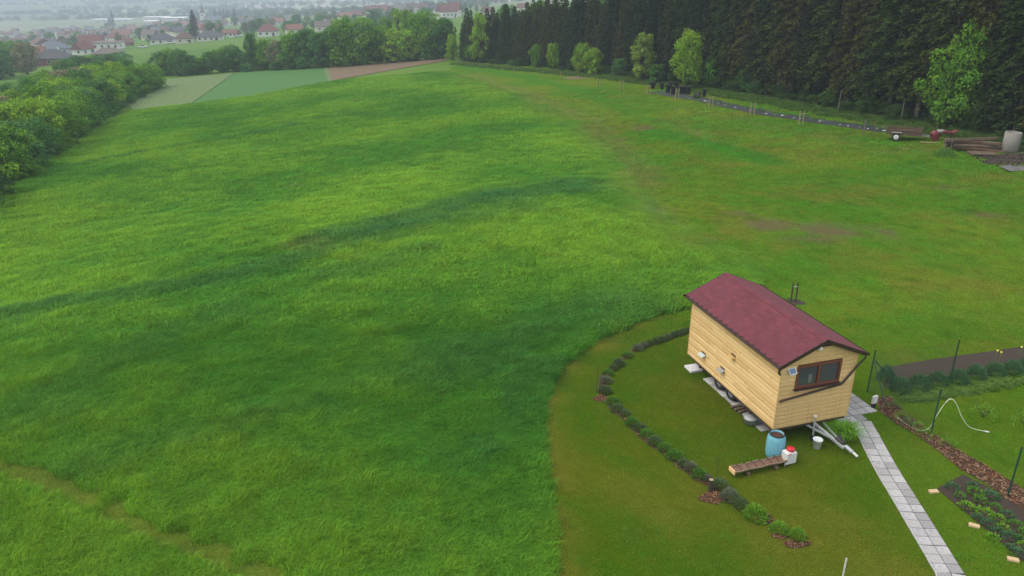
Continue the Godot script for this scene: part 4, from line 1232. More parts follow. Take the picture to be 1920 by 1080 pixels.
# ---------------------------------------------------------------- fence
func fence_post(p: Vector2, called: Node3D) -> void:
	var st := begin()
	tube(st, [Vector3(0, -0.1, 0), Vector3(0, 1.68, 0)], [0.026], 8)
	part("post", finish(st), M.green_metal, called, Vector3(p.x, land(p.x, p.y), p.y))
	st = begin()
	lathe(st, [Vector2(0.03, 1.67), Vector2(0.034, 1.70), Vector2(0, 1.715)], 8)
	part("post_cap", finish(st), M.black_plastic, called, Vector3(p.x, land(p.x, p.y), p.y))
func build_fence() -> void:
	var runs := [[[Vector2(12.86, -25.14), Vector2(16.27, -25.97), Vector2(20.43, -26.96), Vector2(24.80, -27.91)], "green wire mesh fence running behind the round bushes"], [[Vector2(12.86, -25.14), Vector2(13.81, -22.37), Vector2(14.48, -19.11), Vector2(15.21, -16.27)], "green wire mesh fence running along the mulch strip to the frame edge"]]
	for k in 2:
		var f := thing("wire_fence", runs[k][1], "fence", Vector3.ZERO)
		var line: Array = runs[k][0]
		for i in line.size():
			if k == 1 and i == 0: continue
			fence_post(line[i], f)
		var st := begin()
		for i in (3 if k == 0 else 1):
			var a := put(line[i])
			var b := put(line[i + 1])
			if k == 0 and i > 0: continue
			var along := b - a
			var n := int(along.length() / 0.05)
			for j in 31:
				tube(st, [a + Vector3(0, 0.05 + j * 0.05, 0), b + Vector3(0, 0.05 + j * 0.05, 0)], [0.0014], 3)
			for j in n:
				tube(st, [a + along * (float(j) / n) + Vector3(0, 0.02, 0), a + along * (float(j) / n) + Vector3(0, 1.58, 0)], [0.0014], 3)
		var net := part("wire_mesh", finish(st), M.green_metal, f)
		net.set_meta("kind", "stuff")
		var c := put(line[0])
		var e := put(Vector2(14.17, -25.22)) if k == 0 else put(Vector2(13.07, -24.08))
		st = begin()
		tube(st, [c + Vector3(0, 1.35, 0), e], [0.022], 8)
		part("brace", finish(st), M.green_metal, f)
	# box on a stand beside the corner post
	var s := thing("meter_box", "small pale box on a dark stand beside the fence corner", "box", put(Vector2(12.61, -24.04)), 0.4)
	part("box_body", box_mesh(Vector3(0.20, 0.30, 0.07), 0.01), M.white_paint, s, Vector3(0, 0.34, 0))
	part("stand", box_mesh(Vector3(0.16, 0.22, 0.06), 0.008), M.black_plastic, s, Vector3(0, 0.09, -0.004))
	# white hose hung over the middle post
	var h := thing("white_hose", "thin white hose looped over a fence post and trailing across the lawn", "hose", Vector3.ZERO)
	var pts := [put(Vector2(13.15, -23.48), 0.03), put(Vector2(13.28, -22.95), 0.03), put(Vector2(13.51, -22.59), 0.03), put(Vector2(13.77, -22.46), 0.2)]
	var post := put(Vector2(13.81, -22.37))
	pts += [post + Vector3(0.06, 0.8, 0.02), post + Vector3(0.22, 1.25, 0.04), post + Vector3(0.36, 1.38, 0.05), post + Vector3(0.55, 1.22, 0.06), post + Vector3(0.85, 0.7, 0.08), post + Vector3(1.2, 0.32, 0.06), put(Vector2(15.67, -22.52), 0.03)]
	var curve := Curve3D.new()
	for i in pts.size():
		var t: Vector3 = (pts[mini(i + 1, pts.size() - 1)] - pts[maxi(i - 1, 0)]) / 6.0
		curve.add_point(pts[i], -t, t)
	var st3 := begin()
	tube(st3, Array(curve.tessellate(4, 3)), [0.011], 6)
	part("hose_line", finish(st3), mat(0.72, 0.78, 0.62, 0.6), h)
	st3 = begin()
	tube(st3, [pts[-1], pts[-1] + Vector3(0.12, 0.0, 0.05)], [0.03, 0.025], 8)
	part("connector", finish(st3), M.white_paint, h)
	var br := thing("dry_branch", "curved reddish dry branch lying in the fence corner bed", "branch", put(Vector2(13.42, -24.40), 0.03))
	st3 = begin()
	tube(st3, [Vector3(-0.3, 0, 0.12), Vector3(-0.1, 0.12, 0), Vector3(0.15, 0.15, -0.1), Vector3(0.4, 0.1, -0.12)], [0.015, 0.013, 0.01, 0.006], 5)
	part("branch_stem", finish(st3), M.rust, br)

# ---------------------------------------------------------------- things along the forest edge
func build_forest_edge() -> void:
	var pairs: Array = [[18.43, -109.19, 1.34, 0.36], [20.77, -101.68, 1.58, 0.34], [23.19, -93.98, 1.35, 0.31], [25.84, -86.25, 1.42, 0.34], [28.40, -78.49, 1.41, 0.37], [15.55, -115.30, 1.56, 0.30], [13.02, -122.38, 1.33, 0.32], [10.81, -133.22, 1.02, 0.00], [8.19, -137.64, 1.14, 0.00], [5.50, -145.13, 0.83, 0.00], [0.31, -156.21, 0.99, 0.00], [-2.01, -162.52, 1.03, 0.00], [-6.68, -171.11, 1.08, 0.00], [31.30, -70.72, 1.47, 0.00]]
	for i in pairs.size():
		var q: Array = pairs[i]
		var two: bool = q[3] > 0.1
		var where: String = ["beside the first black tubs", "in front of the cluster of black tubs", "at the near end of the black tubs", "halfway along the black fabric strip", "nearest along the black fabric strip", "just beyond the black tubs", "second beyond the black tubs", "in front of the bare soil patch", "with a white top before the spruces", "third from the far end of the stake row", "second from the far end of the stake row", "next to the far light green tree", "at the far end of the stake row", "thin and grey near the trailer"][i]
		var o := thing("tree_stake", ("pair of pale wooden stakes " if two else "single wooden stake ") + where, "stake", put(Vector2(q[0], q[1])), 0.15, "stakes along the forest edge")
		for e in ([-0.5, 0.5] if two else [0.0]):
			var b := part("stake_body", box_mesh(Vector3(0.075, q[2] + 0.1, 0.075), 0.01), M.stake if i < 13 else M.pale_bark, o, Vector3(e * 0.42, (q[2] - 0.1) / 2.0, 0))
			b.rotation.z = rng.randf_range(-0.02, 0.02)
		if two: part("tie_bar", box_mesh(Vector3(0.42, 0.05, 0.03)), M.stake, o, Vector3(0, q[2] * 0.82, 0.045))
		var st := begin()
		tube(st, [Vector3(0, 0, 0.02), Vector3(0.02, q[2] * 0.7, 0.02), Vector3(0, q[2] * 1.15, 0)], [0.018, 0.012, 0.005], 5)
		part("sapling_stem", finish(st), M.bark, o)
	var tubs: Array = [[20.02, -115.83, 0.97, 0.84, 0], [21.01, -113.88, 1.03, 0.60, 0], [21.15, -109.99, 1.13, 0.65, 0], [22.15, -113.83, 1.02, 0.67, 0], [21.49, -107.98, 1.05, 0.64, 0], [22.88, -113.37, 1.02, 0.75, 0], [22.48, -107.98, 0.98, 0.64, 0], [22.92, -107.72, 1.04, 0.64, 0], [23.25, -106.93, 1.04, 0.63, 0], [23.46, -103.95, 0.74, 0.96, 1], [24.65, -103.82, 0.94, 0.55, 0], [23.85, -102.62, 0.53, 0.61, 1]]
	var tub_m := begin()
	lathe(tub_m, [Vector2(0, 0), Vector2(0.42, 0), Vector2(0.45, 0.05), Vector2(0.50, 0.92), Vector2(0.53, 0.93), Vector2(0.53, 1.0), Vector2(0.47, 1.0), Vector2(0.44, 0.8), Vector2(0, 0.8)], 14)
	var tub_mesh := finish(tub_m)
	for i in tubs.size():
		var q: Array = tubs[i]
		var lying: bool = q[4] > 0.5
		var o := thing("black_tub", "%s black plastic tub%s counted from the far end of the cluster" % [ordinal(i + 1), " tipped on its side" if lying else ""], "tub", put(Vector2(q[0], q[1])), rng.randf() * TAU, "black tubs at the forest edge")
		var b := part("tub_shell", tub_mesh, M.black_plastic, o)
		b.scale = Vector3(q[3], q[2], q[3]) * rng.randf_range(0.92, 1.05)
		if lying:
			b.rotation.z = PI / 2 - 0.1
			b.position.y = q[3] * 0.28
			b.scale = Vector3(0.55, 0.75, 0.55)
		else:
			var s := part("soil", tub_mesh, M.soil, o, Vector3(0, 0.02, 0))
			s.scale = Vector3(q[3] * 0.8, q[2] * 0.9, q[3] * 0.8)
	# black weed fabric with stones and low plants
	var cloth: Array = [Vector2(19.77, -112.07), Vector2(23.13, -103.04), Vector2(25.23, -95.24), Vector2(27.46, -87.88), Vector2(29.69, -82.48), Vector2(31.79, -77.97), Vector2(33.79, -74.17), Vector2(34.38, -72.39)]
	var fabric_shape := ribbon(dense(cloth, 2.0), 1.15, 0.2)
	soil_shapes.append(fabric_shape)
	structure(part("path_fabric", sheet(fabric_shape, 1.0, 0.03), M.fabric, self), "black weed fabric strip along the foot of the forest")
	var rock := begin()
	lathe(rock, [Vector2(0, -0.3), Vector2(0.42, -0.2), Vector2(0.5, 0.05), Vector2(0.36, 0.32), Vector2(0, 0.4)], 7)
	var rock_mesh := finish(rock)
	for i in 22:
		var k := 0.8 + (i + rng.randf()) / 22.0 * (cloth.size() - 1.85)
		var p: Vector2 = cloth[int(k)].lerp(cloth[int(k) + 1], k - int(k)) + Vector2(rng.randf_range(-0.15, 0.15), rng.randf_range(0.5, 1.3))
		var o := thing("edge_stone", "pale stone on the fabric strip, %s from the far end" % ordinal(i + 1), "stone", put(p, 0.05), rng.randf() * TAU, "stones on the black fabric")
		part("stone_body", rock_mesh, M.concrete if i % 2 else M.concrete_old, o).scale = Vector3(rng.randf_range(0.15, 0.42), rng.randf_range(0.10, 0.2), rng.randf_range(0.12, 0.28))
	for i in 16:
		var k := 0.9 + (i + rng.randf()) / 16.0 * (cloth.size() - 1.95)
		var p: Vector2 = cloth[int(k)].lerp(cloth[int(k) + 1], k - int(k)) + Vector2(rng.randf_range(-0.2, 0.2), rng.randf_range(-0.9, 0.9))
		var o := thing("strip_plant", "small plant growing through the black fabric strip, %s from the far end" % ordinal(i + 1), "plant", put(p, 0.03), rng.randf() * TAU, "plants on the black fabric")
		part("leaves", cushion(130 + i % 4, 160, 0.5, 0.14, 0.07), M.bush_dark if i % 3 else M.lavender_green, o).scale = Vector3.ONE * rng.randf_range(0.45, 0.9)
	bed("ground_bare_patch", blob(Vector2(11.37, -138.06), 2.8, 2.2), M.plough, "bare reddish soil patch before the spruces")
	# utility trailer
	var t := thing("utility_trailer", "old wooden utility trailer with a white wheel at the forest edge", "trailer", put(Vector2(33.62, -68.19)), -0.42)
	part("bed_floor", box_mesh(Vector3(2.7, 0.08, 1.4)), M.grey_wood, t, Vector3(0, 0.55, 0))
	for s in [-1, 1]:
		for k in 3: part("side_board", box_mesh(Vector3(2.7, 0.115, 0.03), 0.004), [M.grey_wood, M.brown_wood, M.grey_wood][k], t, Vector3(0, 0.65 + k * 0.145, s * 0.70))
	part("tail_board", box_mesh(Vector3(0.03, 0.38, 1.36), 0.004), M.grey_wood, t, Vector3(-1.35, 0.80, 0))
	part("head_board", box_mesh(Vector3(0.03, 0.55, 1.36), 0.004), M.brown_wood, t, Vector3(1.35, 0.88, 0))
	for k in 5: part("loaded_plank", box_mesh(Vector3(2.3, 0.06, 0.2)), M.brown_wood, t, Vector3(0.25, 0.66 + 0.07 * k, -0.45 + 0.2 * k)).rotation.z = 0.08
	for s in [-1, 1]:
		var wheel := Node3D.new()
		wheel.name = "wheel"
		t.add_child(wheel, true)
		wheel.position = Vector3(-0.55, 0.34, s * 0.82)
		wheel.rotation.x = PI / 2
		var ty := begin()
		lathe(ty, [Vector2(0.22, -0.08), Vector2(0.31, -0.09), Vector2(0.345, 0.0), Vector2(0.31, 0.09), Vector2(0.22, 0.08)], 18)
		part("tyre", finish(ty), M.rubber, wheel)
		var rm := begin()
		lathe(rm, [Vector2(0, -0.09), Vector2(0.1, -0.09), Vector2(0.25, -0.07), Vector2(0.25, 0.07), Vector2(0.1, 0.09), Vector2(0, 0.09)], 16)
		part("rim", finish(rm), M.white_paint, wheel)
		part("mudguard", box_mesh(Vector3(0.8, 0.03, 0.24), 0.01), M.concrete_old, t, Vector3(-0.55, 0.74, s * 0.84))
	var tb := begin()
	tube(tb, [Vector3(1.3, 0.5, 0.4), Vector3(2.3, 0.48, 0), Vector3(2.7, 0.42, 0)], [0.04], 6)
	tube(tb, [Vector3(1.3, 0.5, -0.4), Vector3(2.3, 0.48, 0)], [0.04], 6)
	tube(tb, [Vector3(2.25, 0.48, 0), Vector3(2.25, -0.02, 0)], [0.03], 6)
	part("tow_bar", finish(tb), M.concrete_old, t)
	# red machine
	var r := thing("red_tiller", "red garden machine parked between the trailer and the timber pile", "machine", put(Vector2(36.22, -66.96)), -0.3)
	var rb := begin()
	lathe(rb, [Vector2(0, 0.25), Vector2(0.42, 0.28), Vector2(0.46, 0.5), Vector2(0.3, 0.72), Vector2(0, 0.78)], 12, place(Vector3(-0.45, 0.05, 0)).scaled_local(Vector3(1.0, 1.0, 0.7)))
	part("engine_cover", finish(rb), M.red_paint, r)
	part("hopper", box_mesh(Vector3(0.95, 0.20, 0.6), 0.06), M.red_paint, r, Vector3(0.45, 0.72, 0)).rotation.z = -0.1
	part("chute", box_mesh(Vector3(0.42, 0.2, 0.4), 0.06), M.red_paint, r, Vector3(0.95, 0.80, 0)).rotation.z = 0.5
	part("engine_block", box_mesh(Vector3(0.55, 0.2, 0.4), 0.04), M.concrete_old, r, Vector3(-0.1, 0.78, 0.05))
	var legs := begin()
	for s in [[-0.2, -0.3], [-0.2, 0.3], [0.8, -0.3], [0.8, 0.3]]: tube(legs, [Vector3(s[0], 0.7, s[1]), Vector3(s[0], -0.03, s[1] * 1.2)], [0.03], 5)
	part("stand", finish(legs), M.steel, r)
	for s in [-1, 1]:
		var wl := begin()
		tube(wl, [Vector3(-0.5, 0.25, s * 0.32), Vector3(-0.5, 0.25, s * 0.46)], [0.26], 14)
		part("wheel", finish(wl), M.red_paint, r)
	var arms := begin()
	for s in [-1, 1]: tube(arms, [Vector3(0.9, 0.75, s * 0.2), Vector3(1.3, 0.95, s * 0.3)], [0.025], 5)
	part("handle", finish(arms), M.red_paint, r)
	for q in [[Vector2(34.99, -66.16), 1.5, "long pale plank on the grass before the red machine", -0.25], [Vector2(35.85, -63.98), 0.8, "short pale plank beside the timber pile", -0.5], [Vector2(34.35, -74.23), 0.8, "pale board on the end of the black fabric", 0.4]]:
		var pl := thing("pale_plank", q[2], "plank", put(q[0], 0.0), q[3])
		part("plank_body", box_mesh(Vector3(q[1], 0.07, 0.16), 0.006), M.stake, pl, Vector3(0, 0.035, 0))
	# timber pile: every beam its own thing
	var heap := put(Vector2(36.83, -62.55))
	var beams := [[0.0, 0.12, 0.55, 0.0], [0.1, 0.12, 0.2, 0.02], [-0.2, 0.12, -0.15, -0.02], [0.1, 0.12, -0.5, 0.03], [-0.1, 0.37, 0.38, 0.05], [0.25, 0.37, 0.02, -0.04], [-0.3, 0.37, -0.32, 0.03], [0.0, 0.62, 0.22, 0.06], [-0.35, 0.62, -0.1, -0.05], [-0.6, 0.86, 0.06, 0.10]]
	for i in beams.size():
		var q: Array = beams[i]
		var o := thing("timber_beam", "weathered brown beam, %s of the timber pile" % ["lowest at the front", "second lowest", "third in the bottom layer", "rearmost in the bottom layer", "front one in the second layer", "middle one in the second layer", "rear one in the second layer", "front one in the third layer", "rear one in the third layer", "topmost"][i], "beam", heap + Vector3(q[0], q[1], q[2]), -0.36 + q[3] * 3.5, "beams of the timber pile")
		part("beam_body", box_mesh(Vector3(rng.randf_range(3.4, 4.2), 0.23, 0.28), 0.03), [M.brown_wood, M.grey_wood, M.bark][[0, 1, 0, 2, 1, 0, 2, 0, 1, 1][i]], o).rotation = Vector3(rng.randf_range(-0.25, 0.25), 0, rng.randf_range(-0.05, 0.05))
	var ring := thing("concrete_ring", "upright pale concrete well ring beside the timber pile", "ring", put(Vector2(38.93, -61.63)))
	var rg := begin()
	lathe(rg, [Vector2(0.58, 0.0), Vector2(0.60, 0.02), Vector2(0.60, 1.40), Vector2(0.58, 1.42), Vector2(0.48, 1.42), Vector2(0.47, 1.40), Vector2(0.47, 0.1), Vector2(0, 0.1)], 24)
	part("ring_shell", finish(rg), mat(0.50, 0.49, 0.46, 0.95, tex.soil, 0.9), ring)
	var pal := thing("flat_pallet", "weathered grey pallet lying on the grass before the timber pile", "pallet", put(Vector2(36.40, -60.82)), -0.15)
	for k in 6: part("slat", box_mesh(Vector3(2.0, 0.03, 0.16), 0.004), M.grey_wood, pal, Vector3(0, 0.135, -0.5 + k * 0.2))
	for k in 3: part("runner", box_mesh(Vector3(0.1, 0.12, 1.2)), M.grey_wood, pal, Vector3(-0.9 + k * 0.9, 0.06, 0))
	var tarp := thing("grey_tarp", "crumpled pale grey tarpaulin at the right edge of the grass", "tarpaulin", put(Vector2(36.90, -55.98)))
	var tp := begin()
	tp.set_smooth_group(1)
	var hgt := func(i, j): return 0.02 + 0.35 * absf(fine.get_noise_2d(i * 2.3, j * 2.9 + 4.0))
	for i in 14:
		for j in 8:
			var f := func(a, b): return Vector3(-1.6 + a * 0.23, hgt.call(a, b) if a % 14 and b % 8 else 0.0, -0.7 + b * 0.17 + 0.1 * sin(a * 1.3))
			quad(tp, f.call(i, j), f.call(i + 1, j), f.call(i + 1, j + 1), f.call(i, j + 1))
	part("cloth", finish(tp), mat(0.24, 0.25, 0.26, 0.6, tex.soil, 0.6), tarp)
	bed("ground_debris", blob(Vector2(37.81, -58.85), 2.3, 1.9, 26, 0.3), M.soil, "dark littered soil at the foot of the concrete ring")
	var rub := []
	for i in 130:
		var p: Vector2 = Vector2(37.30, -58.64) + Vector2(rng.randf_range(-2.2, 2.2), rng.randf_range(-1.6, 1.8))
		rub.append([Transform3D(Basis.from_euler(Vector3(rng.randf(), rng.randf() * TAU, rng.randf())).scaled(Vector3.ONE * rng.randf_range(0.06, 0.2)), put(p, 0.05)), Color(0.05, 0.04, 0.035) * rng.randf_range(0.5, 2.2)])
	scatter("rubble", rock_mesh, M.chip, rub, "scattered dark rubble and scrap beside the timber pile", "rubble")
	var sh := thing("bushy_plant", "tall leafy weed with two pale canes before the timber pile", "plant", put(Vector2(33.74, -61.21)))
	part("leaves", cushion(150, 420, 0.7, 0.16, 0.05), M.lavender_green, sh).scale = Vector3(1.5, 0.9, 1.3)
	for s in [-0.2, 0.25]:
		var cn := begin()
		tube(cn, [Vector3(s, 0, 0.1), Vector3(s * 1.1, 1.35, 0.1)], [0.025], 6)
		part("cane", finish(cn), M.pale_bark, sh)
	# pale fence stakes against the dark trunks
	var poles: Array = [[37.36, -76.77, 2.22, 0.00], [38.38, -71.86, 1.58, 0.00], [40.79, -69.66, 1.67, 0.00], [40.03, -90.49, 0.71, 0.00], [34.43, -84.79, 2.21, 0.00], [31.73, -101.35, 1.31, 0.00], [31.95, -110.87, 0.85, 0.00], [33.15, -97.31, 2.01, 0.00]]
	for i in poles.size():
		var q: Array = poles[i]
		var o := thing("wood_edge_post", "slim pale post before the dark trunks, %s" % ["above the trailer", "behind the red machine", "behind the timber pile", "left of the trailer post", "above the near stakes", "above the fabric strip's middle", "above the fabric strip's far part", "between the two stake pairs"][i], "post", put(Vector2(q[0], q[1])), 0.0, "posts along the forest edge")
		var ps := begin()
		tube(ps, [Vector3(0, -0.1, 0), Vector3(rng.randf_range(-0.05, 0.05), q[2], 0)], [0.06, 0.05], 7)
		part("post_body", finish(ps), M.pale_bark if i % 2 == 0 else M.grey_wood, o)

# ---------------------------------------------------------------- trees
var leaf_kinds := []
var spruce_kinds := []
var leaf_tones := []
var spruce_tones := []
const LEAF_WIDE := [0.95, 0.85, 1.05, 0.75, 0.6, 0.9]
func grow(called: String, kinds: Array, kind: int, m: Material, bark: Material, at: Vector3, tall: float, wide: float, label: String, category: String, group: String) -> Node3D:
	var o := thing(called, label, category, at, rng.randf() * TAU, group)
	var t := part("trunk", kinds[kind][1], bark, o)
	var c := part("crown", kinds[kind][0], m, o)
	t.scale = Vector3(wide, tall, wide)
	c.scale = Vector3(wide, tall, wide)
	return o
func prepare_trees() -> void:
	for k in 6:
		leaf_kinds.append(leaf_tree(200 + k, LEAF_WIDE[k], [0.02, 0.05, 0.0, 0.03, 0.03, 0.14][k], [40, 38, 44, 36, 30, 38][k], 150, 0.042))
	for k in 5:
		spruce_kinds.append(spruce_tree(300 + k, [0.42, 0.46, 0.38, 0.44, 0.48][k], [0.08, 0.12, 0.07, 0.15, 0.12][k], [42, 40, 44, 38, 40][k]))
	for c in [[0.17, 0.37, 0.04], [0.30, 0.52, 0.045], [0.095, 0.24, 0.055], [0.29, 0.42, 0.07], [0.30, 0.30, 0.19], [0.12, 0.30, 0.08], [0.07, 0.15, 0.035]]:
		leaf_tones.append(leafy(c[0], c[1], c[2], 0.45))
	for c in [[0.036, 0.066, 0.015], [0.058, 0.074, 0.017], [0.024, 0.044, 0.016], [0.072, 0.078, 0.020]]:
		spruce_tones.append(leafy(c[0], c[1], c[2], 0.15))
const TONE_WORDS := ["mid green", "bright lime green", "dark green", "olive green", "greyish budding", "deep blue-green", "very dark green"]
func listed(called: String, list: Array, phrase: String, group: String, kind_from := 0) -> void:
	for i in list.size():
		var q: Array = list[i]
		var kind := (i + kind_from) % 6
		var tone := int(q[4])
		var wide: float = q[3] / LEAF_WIDE[kind] * 1.08
		grow(called, leaf_kinds, kind, leaf_tones[tone], M.pale_bark if tone == 4 else M.bark, put(Vector2(q[0], q[1])), q[2] * 1.04, wide, "%s tree, %s %s" % [TONE_WORDS[tone], ordinal(i + 1), phrase], "tree", group)
func build_hedges() -> void:
	prepare_trees()
	listed("hedge_tree", [[-92.35, -216.84, 6.15, 5.10, 2], [-89.92, -216.51, 6.67, 5.37, 0], [-85.51, -211.83, 6.40, 6.36, 2], [-83.52, -213.21, 4.84, 4.18, 5], [-81.15, -212.89, 4.17, 4.17, 0], [-78.35, -213.70, 5.24, 5.02, 2], [-75.53, -214.51, 5.79, 5.59, 0], [-72.41, -213.60, 6.43, 6.68, 2], [-69.68, -212.98, 4.69, 4.16, 5], [-67.77, -214.53, 8.95, 3.49, 2], [-66.72, -215.23, 6.73, 4.20, 0], [-63.23, -212.45, 7.17, 5.53, 0], [-59.30, -209.32, 7.06, 4.63, 4], [-56.32, -208.45, 8.18, 6.24, 0], [-53.89, -208.01, 8.80, 7.04, 0], [-51.29, -207.42, 9.15, 7.02, 2], [-48.29, -204.98, 8.29, 5.34, 5], [-46.07, -204.68, 8.15, 6.13, 2], [-43.28, -205.43, 8.67, 6.68, 2], [-39.48, -203.80, 11.32, 10.60, 0], [-36.06, -205.58, 8.66, 5.88, 5], [-32.60, -205.80, 8.66, 6.15, 0], [-29.80, -204.96, 8.00, 6.65, 1], [-28.08, -205.07, 5.61, 3.46, 4], [-25.46, -204.37, 7.47, 6.36, 1], [-21.62, -205.89, 11.25, 7.74, 0], [-18.45, -206.38, 8.90, 5.88, 5], [-16.14, -204.23, 9.30, 5.82, 2]], "from the left in the hedge behind the far fields", "hedge behind the far fields")
	listed("back_tree", [[-44.14, -262.98, 8.88, 6.79, 5], [-40.00, -266.11, 9.45, 6.18, 0], [-35.76, -261.48, 11.96, 4.39, 1], [-33.16, -263.75, 11.26, 5.78, 0], [-30.91, -266.51, 9.45, 6.18, 2], [-58.09, -285.88, 7.38, 7.38, 0], [-61.85, -281.78, 7.46, 6.18, 5]], "of the taller trees showing above the rear hedge", "trees above the rear hedge", 2)
	var foot: Array = dense([Vector2(-93.13, -215.98), Vector2(-82.76, -211.22), Vector2(-71.75, -211.60), Vector2(-59.64, -208.10), Vector2(-47.54, -202.88), Vector2(-34.80, -206.10), Vector2(-23.89, -204.61), Vector2(-16.14, -204.23)], 3.6)
	for i in foot.size():
		var pf: Vector2 = foot[i] + Vector2(rng.randf_range(-1.0, 1.0), rng.randf_range(-1.5, 0.5))
		grow("hedge_shrub", leaf_kinds, [2, 0][i % 2], leaf_tones[[6, 2, 6, 5][i % 4]], M.bark, put(pf), rng.randf_range(1.8, 3.6), rng.randf_range(3.4, 5.0), "dark shrub at the foot of the far hedge, %s from the left" % ordinal(i + 1), "shrub", "shrubs under the far hedge")
	# left hedge: three rows of shrubby trees down the edge of the meadow
	var line: Array = dense([Vector2(-78.02, -177.72), Vector2(-71.86, -150.87), Vector2(-65.53, -127.67), Vector2(-58.54, -106.05), Vector2(-53.93, -91.21), Vector2(-50.03, -79.22), Vector2(-47.60, -71.66), Vector2(-45.85, -64.34), Vector2(-43.74, -56.15)], 4.4)
	var n := 0
	for i in line.size():
		var along: Vector2 = (line[mini(i + 1, line.size() - 1)] - line[maxi(i - 1, 0)]).normalized()
		var side := Vector2(along.y, -along.x)
		if side.x > 0: side = -side
		for row in 3:
			var p: Vector2 = line[i] + side * (1.2 + row * 4.2) + along * rng.randf_range(-1.4, 1.4) + side * rng.randf_range(-0.7, 0.7)
			n += 1
			var tone: int = [0, 1, 0, 3, 0, 2, 0, 1, 0, 5, 1, 5][rng.randi() % 12] if row < 2 else [3, 0, 4, 0, 1, 5][rng.randi() % 6]
			var tall := rng.randf_range(4.6, 6.6) + row * 0.7
			var kind := rng.randi() % 4
			grow("hedge_tree", leaf_kinds, kind, leaf_tones[tone], M.bark, put(p), tall, rng.randf_range(4.8, 6.6) / LEAF_WIDE[kind], "%s shrubby tree, %s from the far end of the left hedge, %s row" % [TONE_WORDS[tone], ordinal(i + 1), ["meadow-side", "middle", "outer"][row]], "tree", "left hedge along the meadow")
		if i % 1 == 0:
			var p2: Vector2 = line[i] - side * 0.3 + along * rng.randf_range(-1.5, 1.5)
			grow("hedge_shrub", leaf_kinds, 2, leaf_tones[[0, 2, 5][i % 3]], M.bark, put(p2), rng.randf_range(1.6, 2.6), rng.randf_range(2.2, 3.2), "low shrub at the foot of the left hedge, %s from the far end" % ordinal(i + 1), "shrub", "shrubs under the left hedge")
	listed("field_tree", [[-193.21, -311.48, 10.52, 8.93, 5], [-195.71, -322.61, 10.08, 9.66, 0], [-198.39, -334.54, 8.36, 8.70, 5], [-157.47, -251.15, 7.93, 6.58, 2], [-96.44, -161.85, 4.71, 4.29, 4], [-94.28, -164.84, 6.15, 4.80, 0], [-108.18, -197.91, 6.67, 5.20, 5], [-89.92, -143.76, 5.34, 4.21, 2], [-139.11, -263.39, 4.98, 7.56, 2], [-138.03, -268.16, 4.73, 6.99, 0], [-130.99, -266.42, 4.69, 7.63, 2], [-134.45, -281.32, 4.59, 7.32, 5]], "from the left beyond the left hedge", "trees beyond the left hedge", 1)
func build_forest() -> void:
	var line: Array = dense([Vector2(-12.55, -197.60), Vector2(4.31, -165.81), Vector2(13.51, -148.12), Vector2(20.85, -132.99), Vector2(26.45, -118.66), Vector2(32.57, -100.85), Vector2(36.73, -86.50), Vector2(39.88, -75.60), Vector2(42.13, -66.66), Vector2(44.61, -57.64)], 2.9)
	var total := line.size()
	for i in total:
		var along: Vector2 = (line[mini(i + 1, total - 1)] - line[maxi(i - 1, 0)]).normalized()
		var side := Vector2(along.y, -along.x)
		if side.x < 0: side = -side
		for row in 4:
			var p: Vector2 = line[i] + side * (0.8 + row * 3.4) + along * (rng.randf_range(-0.8, 0.8) + (1.4 if row % 2 else 0.0)) + side * rng.randf_range(-0.6, 0.6)
			var u := float(i) / total
			var tall := lerpf(10.5, 17.5, smoothstep(0.0, 0.75, u)) * rng.randf_range(0.76, 1.14)
			var kind := rng.randi() % 5
			grow("spruce_tree", spruce_kinds, kind, spruce_tones[rng.randi() % 4], M.pale_bark if row == 0 else M.bark, put(p), tall, tall * rng.randf_range(0.85, 1.1), "dark spruce, %s from the far end of the forest edge, %s row" % [ordinal(i + 1), ["front", "second", "third", "rearmost"][row]], "tree", "spruces of the forest edge")
	listed("edge_tree", [[-14.23, -195.92, 5.84, 2.80, 1], [-6.96, -184.90, 10.46, 4.32, 1], [-9.63, -190.24, 3.44, 2.47, 0], [4.87, -162.90, 4.28, 2.54, 0], [7.82, -155.87, 4.68, 2.03, 1], [12.37, -145.92, 4.94, 2.86, 1], [14.06, -140.73, 4.25, 3.12, 1], [20.43, -127.38, 7.01, 3.84, 3], [24.31, -113.12, 7.39, 4.16, 1], [29.02, -112.77, 4.71, 4.59, 0], [39.25, -72.08, 6.97, 4.34, 0], [40.55, -72.12, 8.83, 3.86, 0], [18.03, -135.95, 2.75, 2.66, 5], [21.84, -122.50, 2.72, 2.73, 2], [30.55, -105.50, 2.84, 2.50, 2]], "leafy one from the far end before the spruces", "leafy trees before the spruces", 3)
	listed("tall_tree", [[27.66, -153.27, 13.77, 8.96, 0], [18.63, -169.08, 12.76, 6.58, 5], [6.19, -191.42, 12.02, 6.19, 0], [-1.34, -207.72, 11.16, 5.37, 5], [23.48, -164.64, 13.68, 7.47, 0]], "of the tall leafy trees rising behind the spruces", "trees behind the spruces", 2)
	for i in total:
		for k in 2:
			var p: Vector2 = line[i] + Vector2(rng.randf_range(-1.4, 1.0), rng.randf_range(-0.3, 1.2))
			var tone: int = [6, 6, 2, 6, 5, 6][rng.randi() % 6]
			grow("edge_shrub", leaf_kinds, [2, 0, 5][rng.randi() % 3], leaf_tones[tone], M.bark, put(p), rng.randf_range(0.6, 1.9), rng.randf_range(1.3, 2.8), "%s undergrowth shrub, %s from the far end under the spruces" % [TONE_WORDS[tone], ordinal(i * 2 + k + 1)], "shrub", "undergrowth of the forest edge")

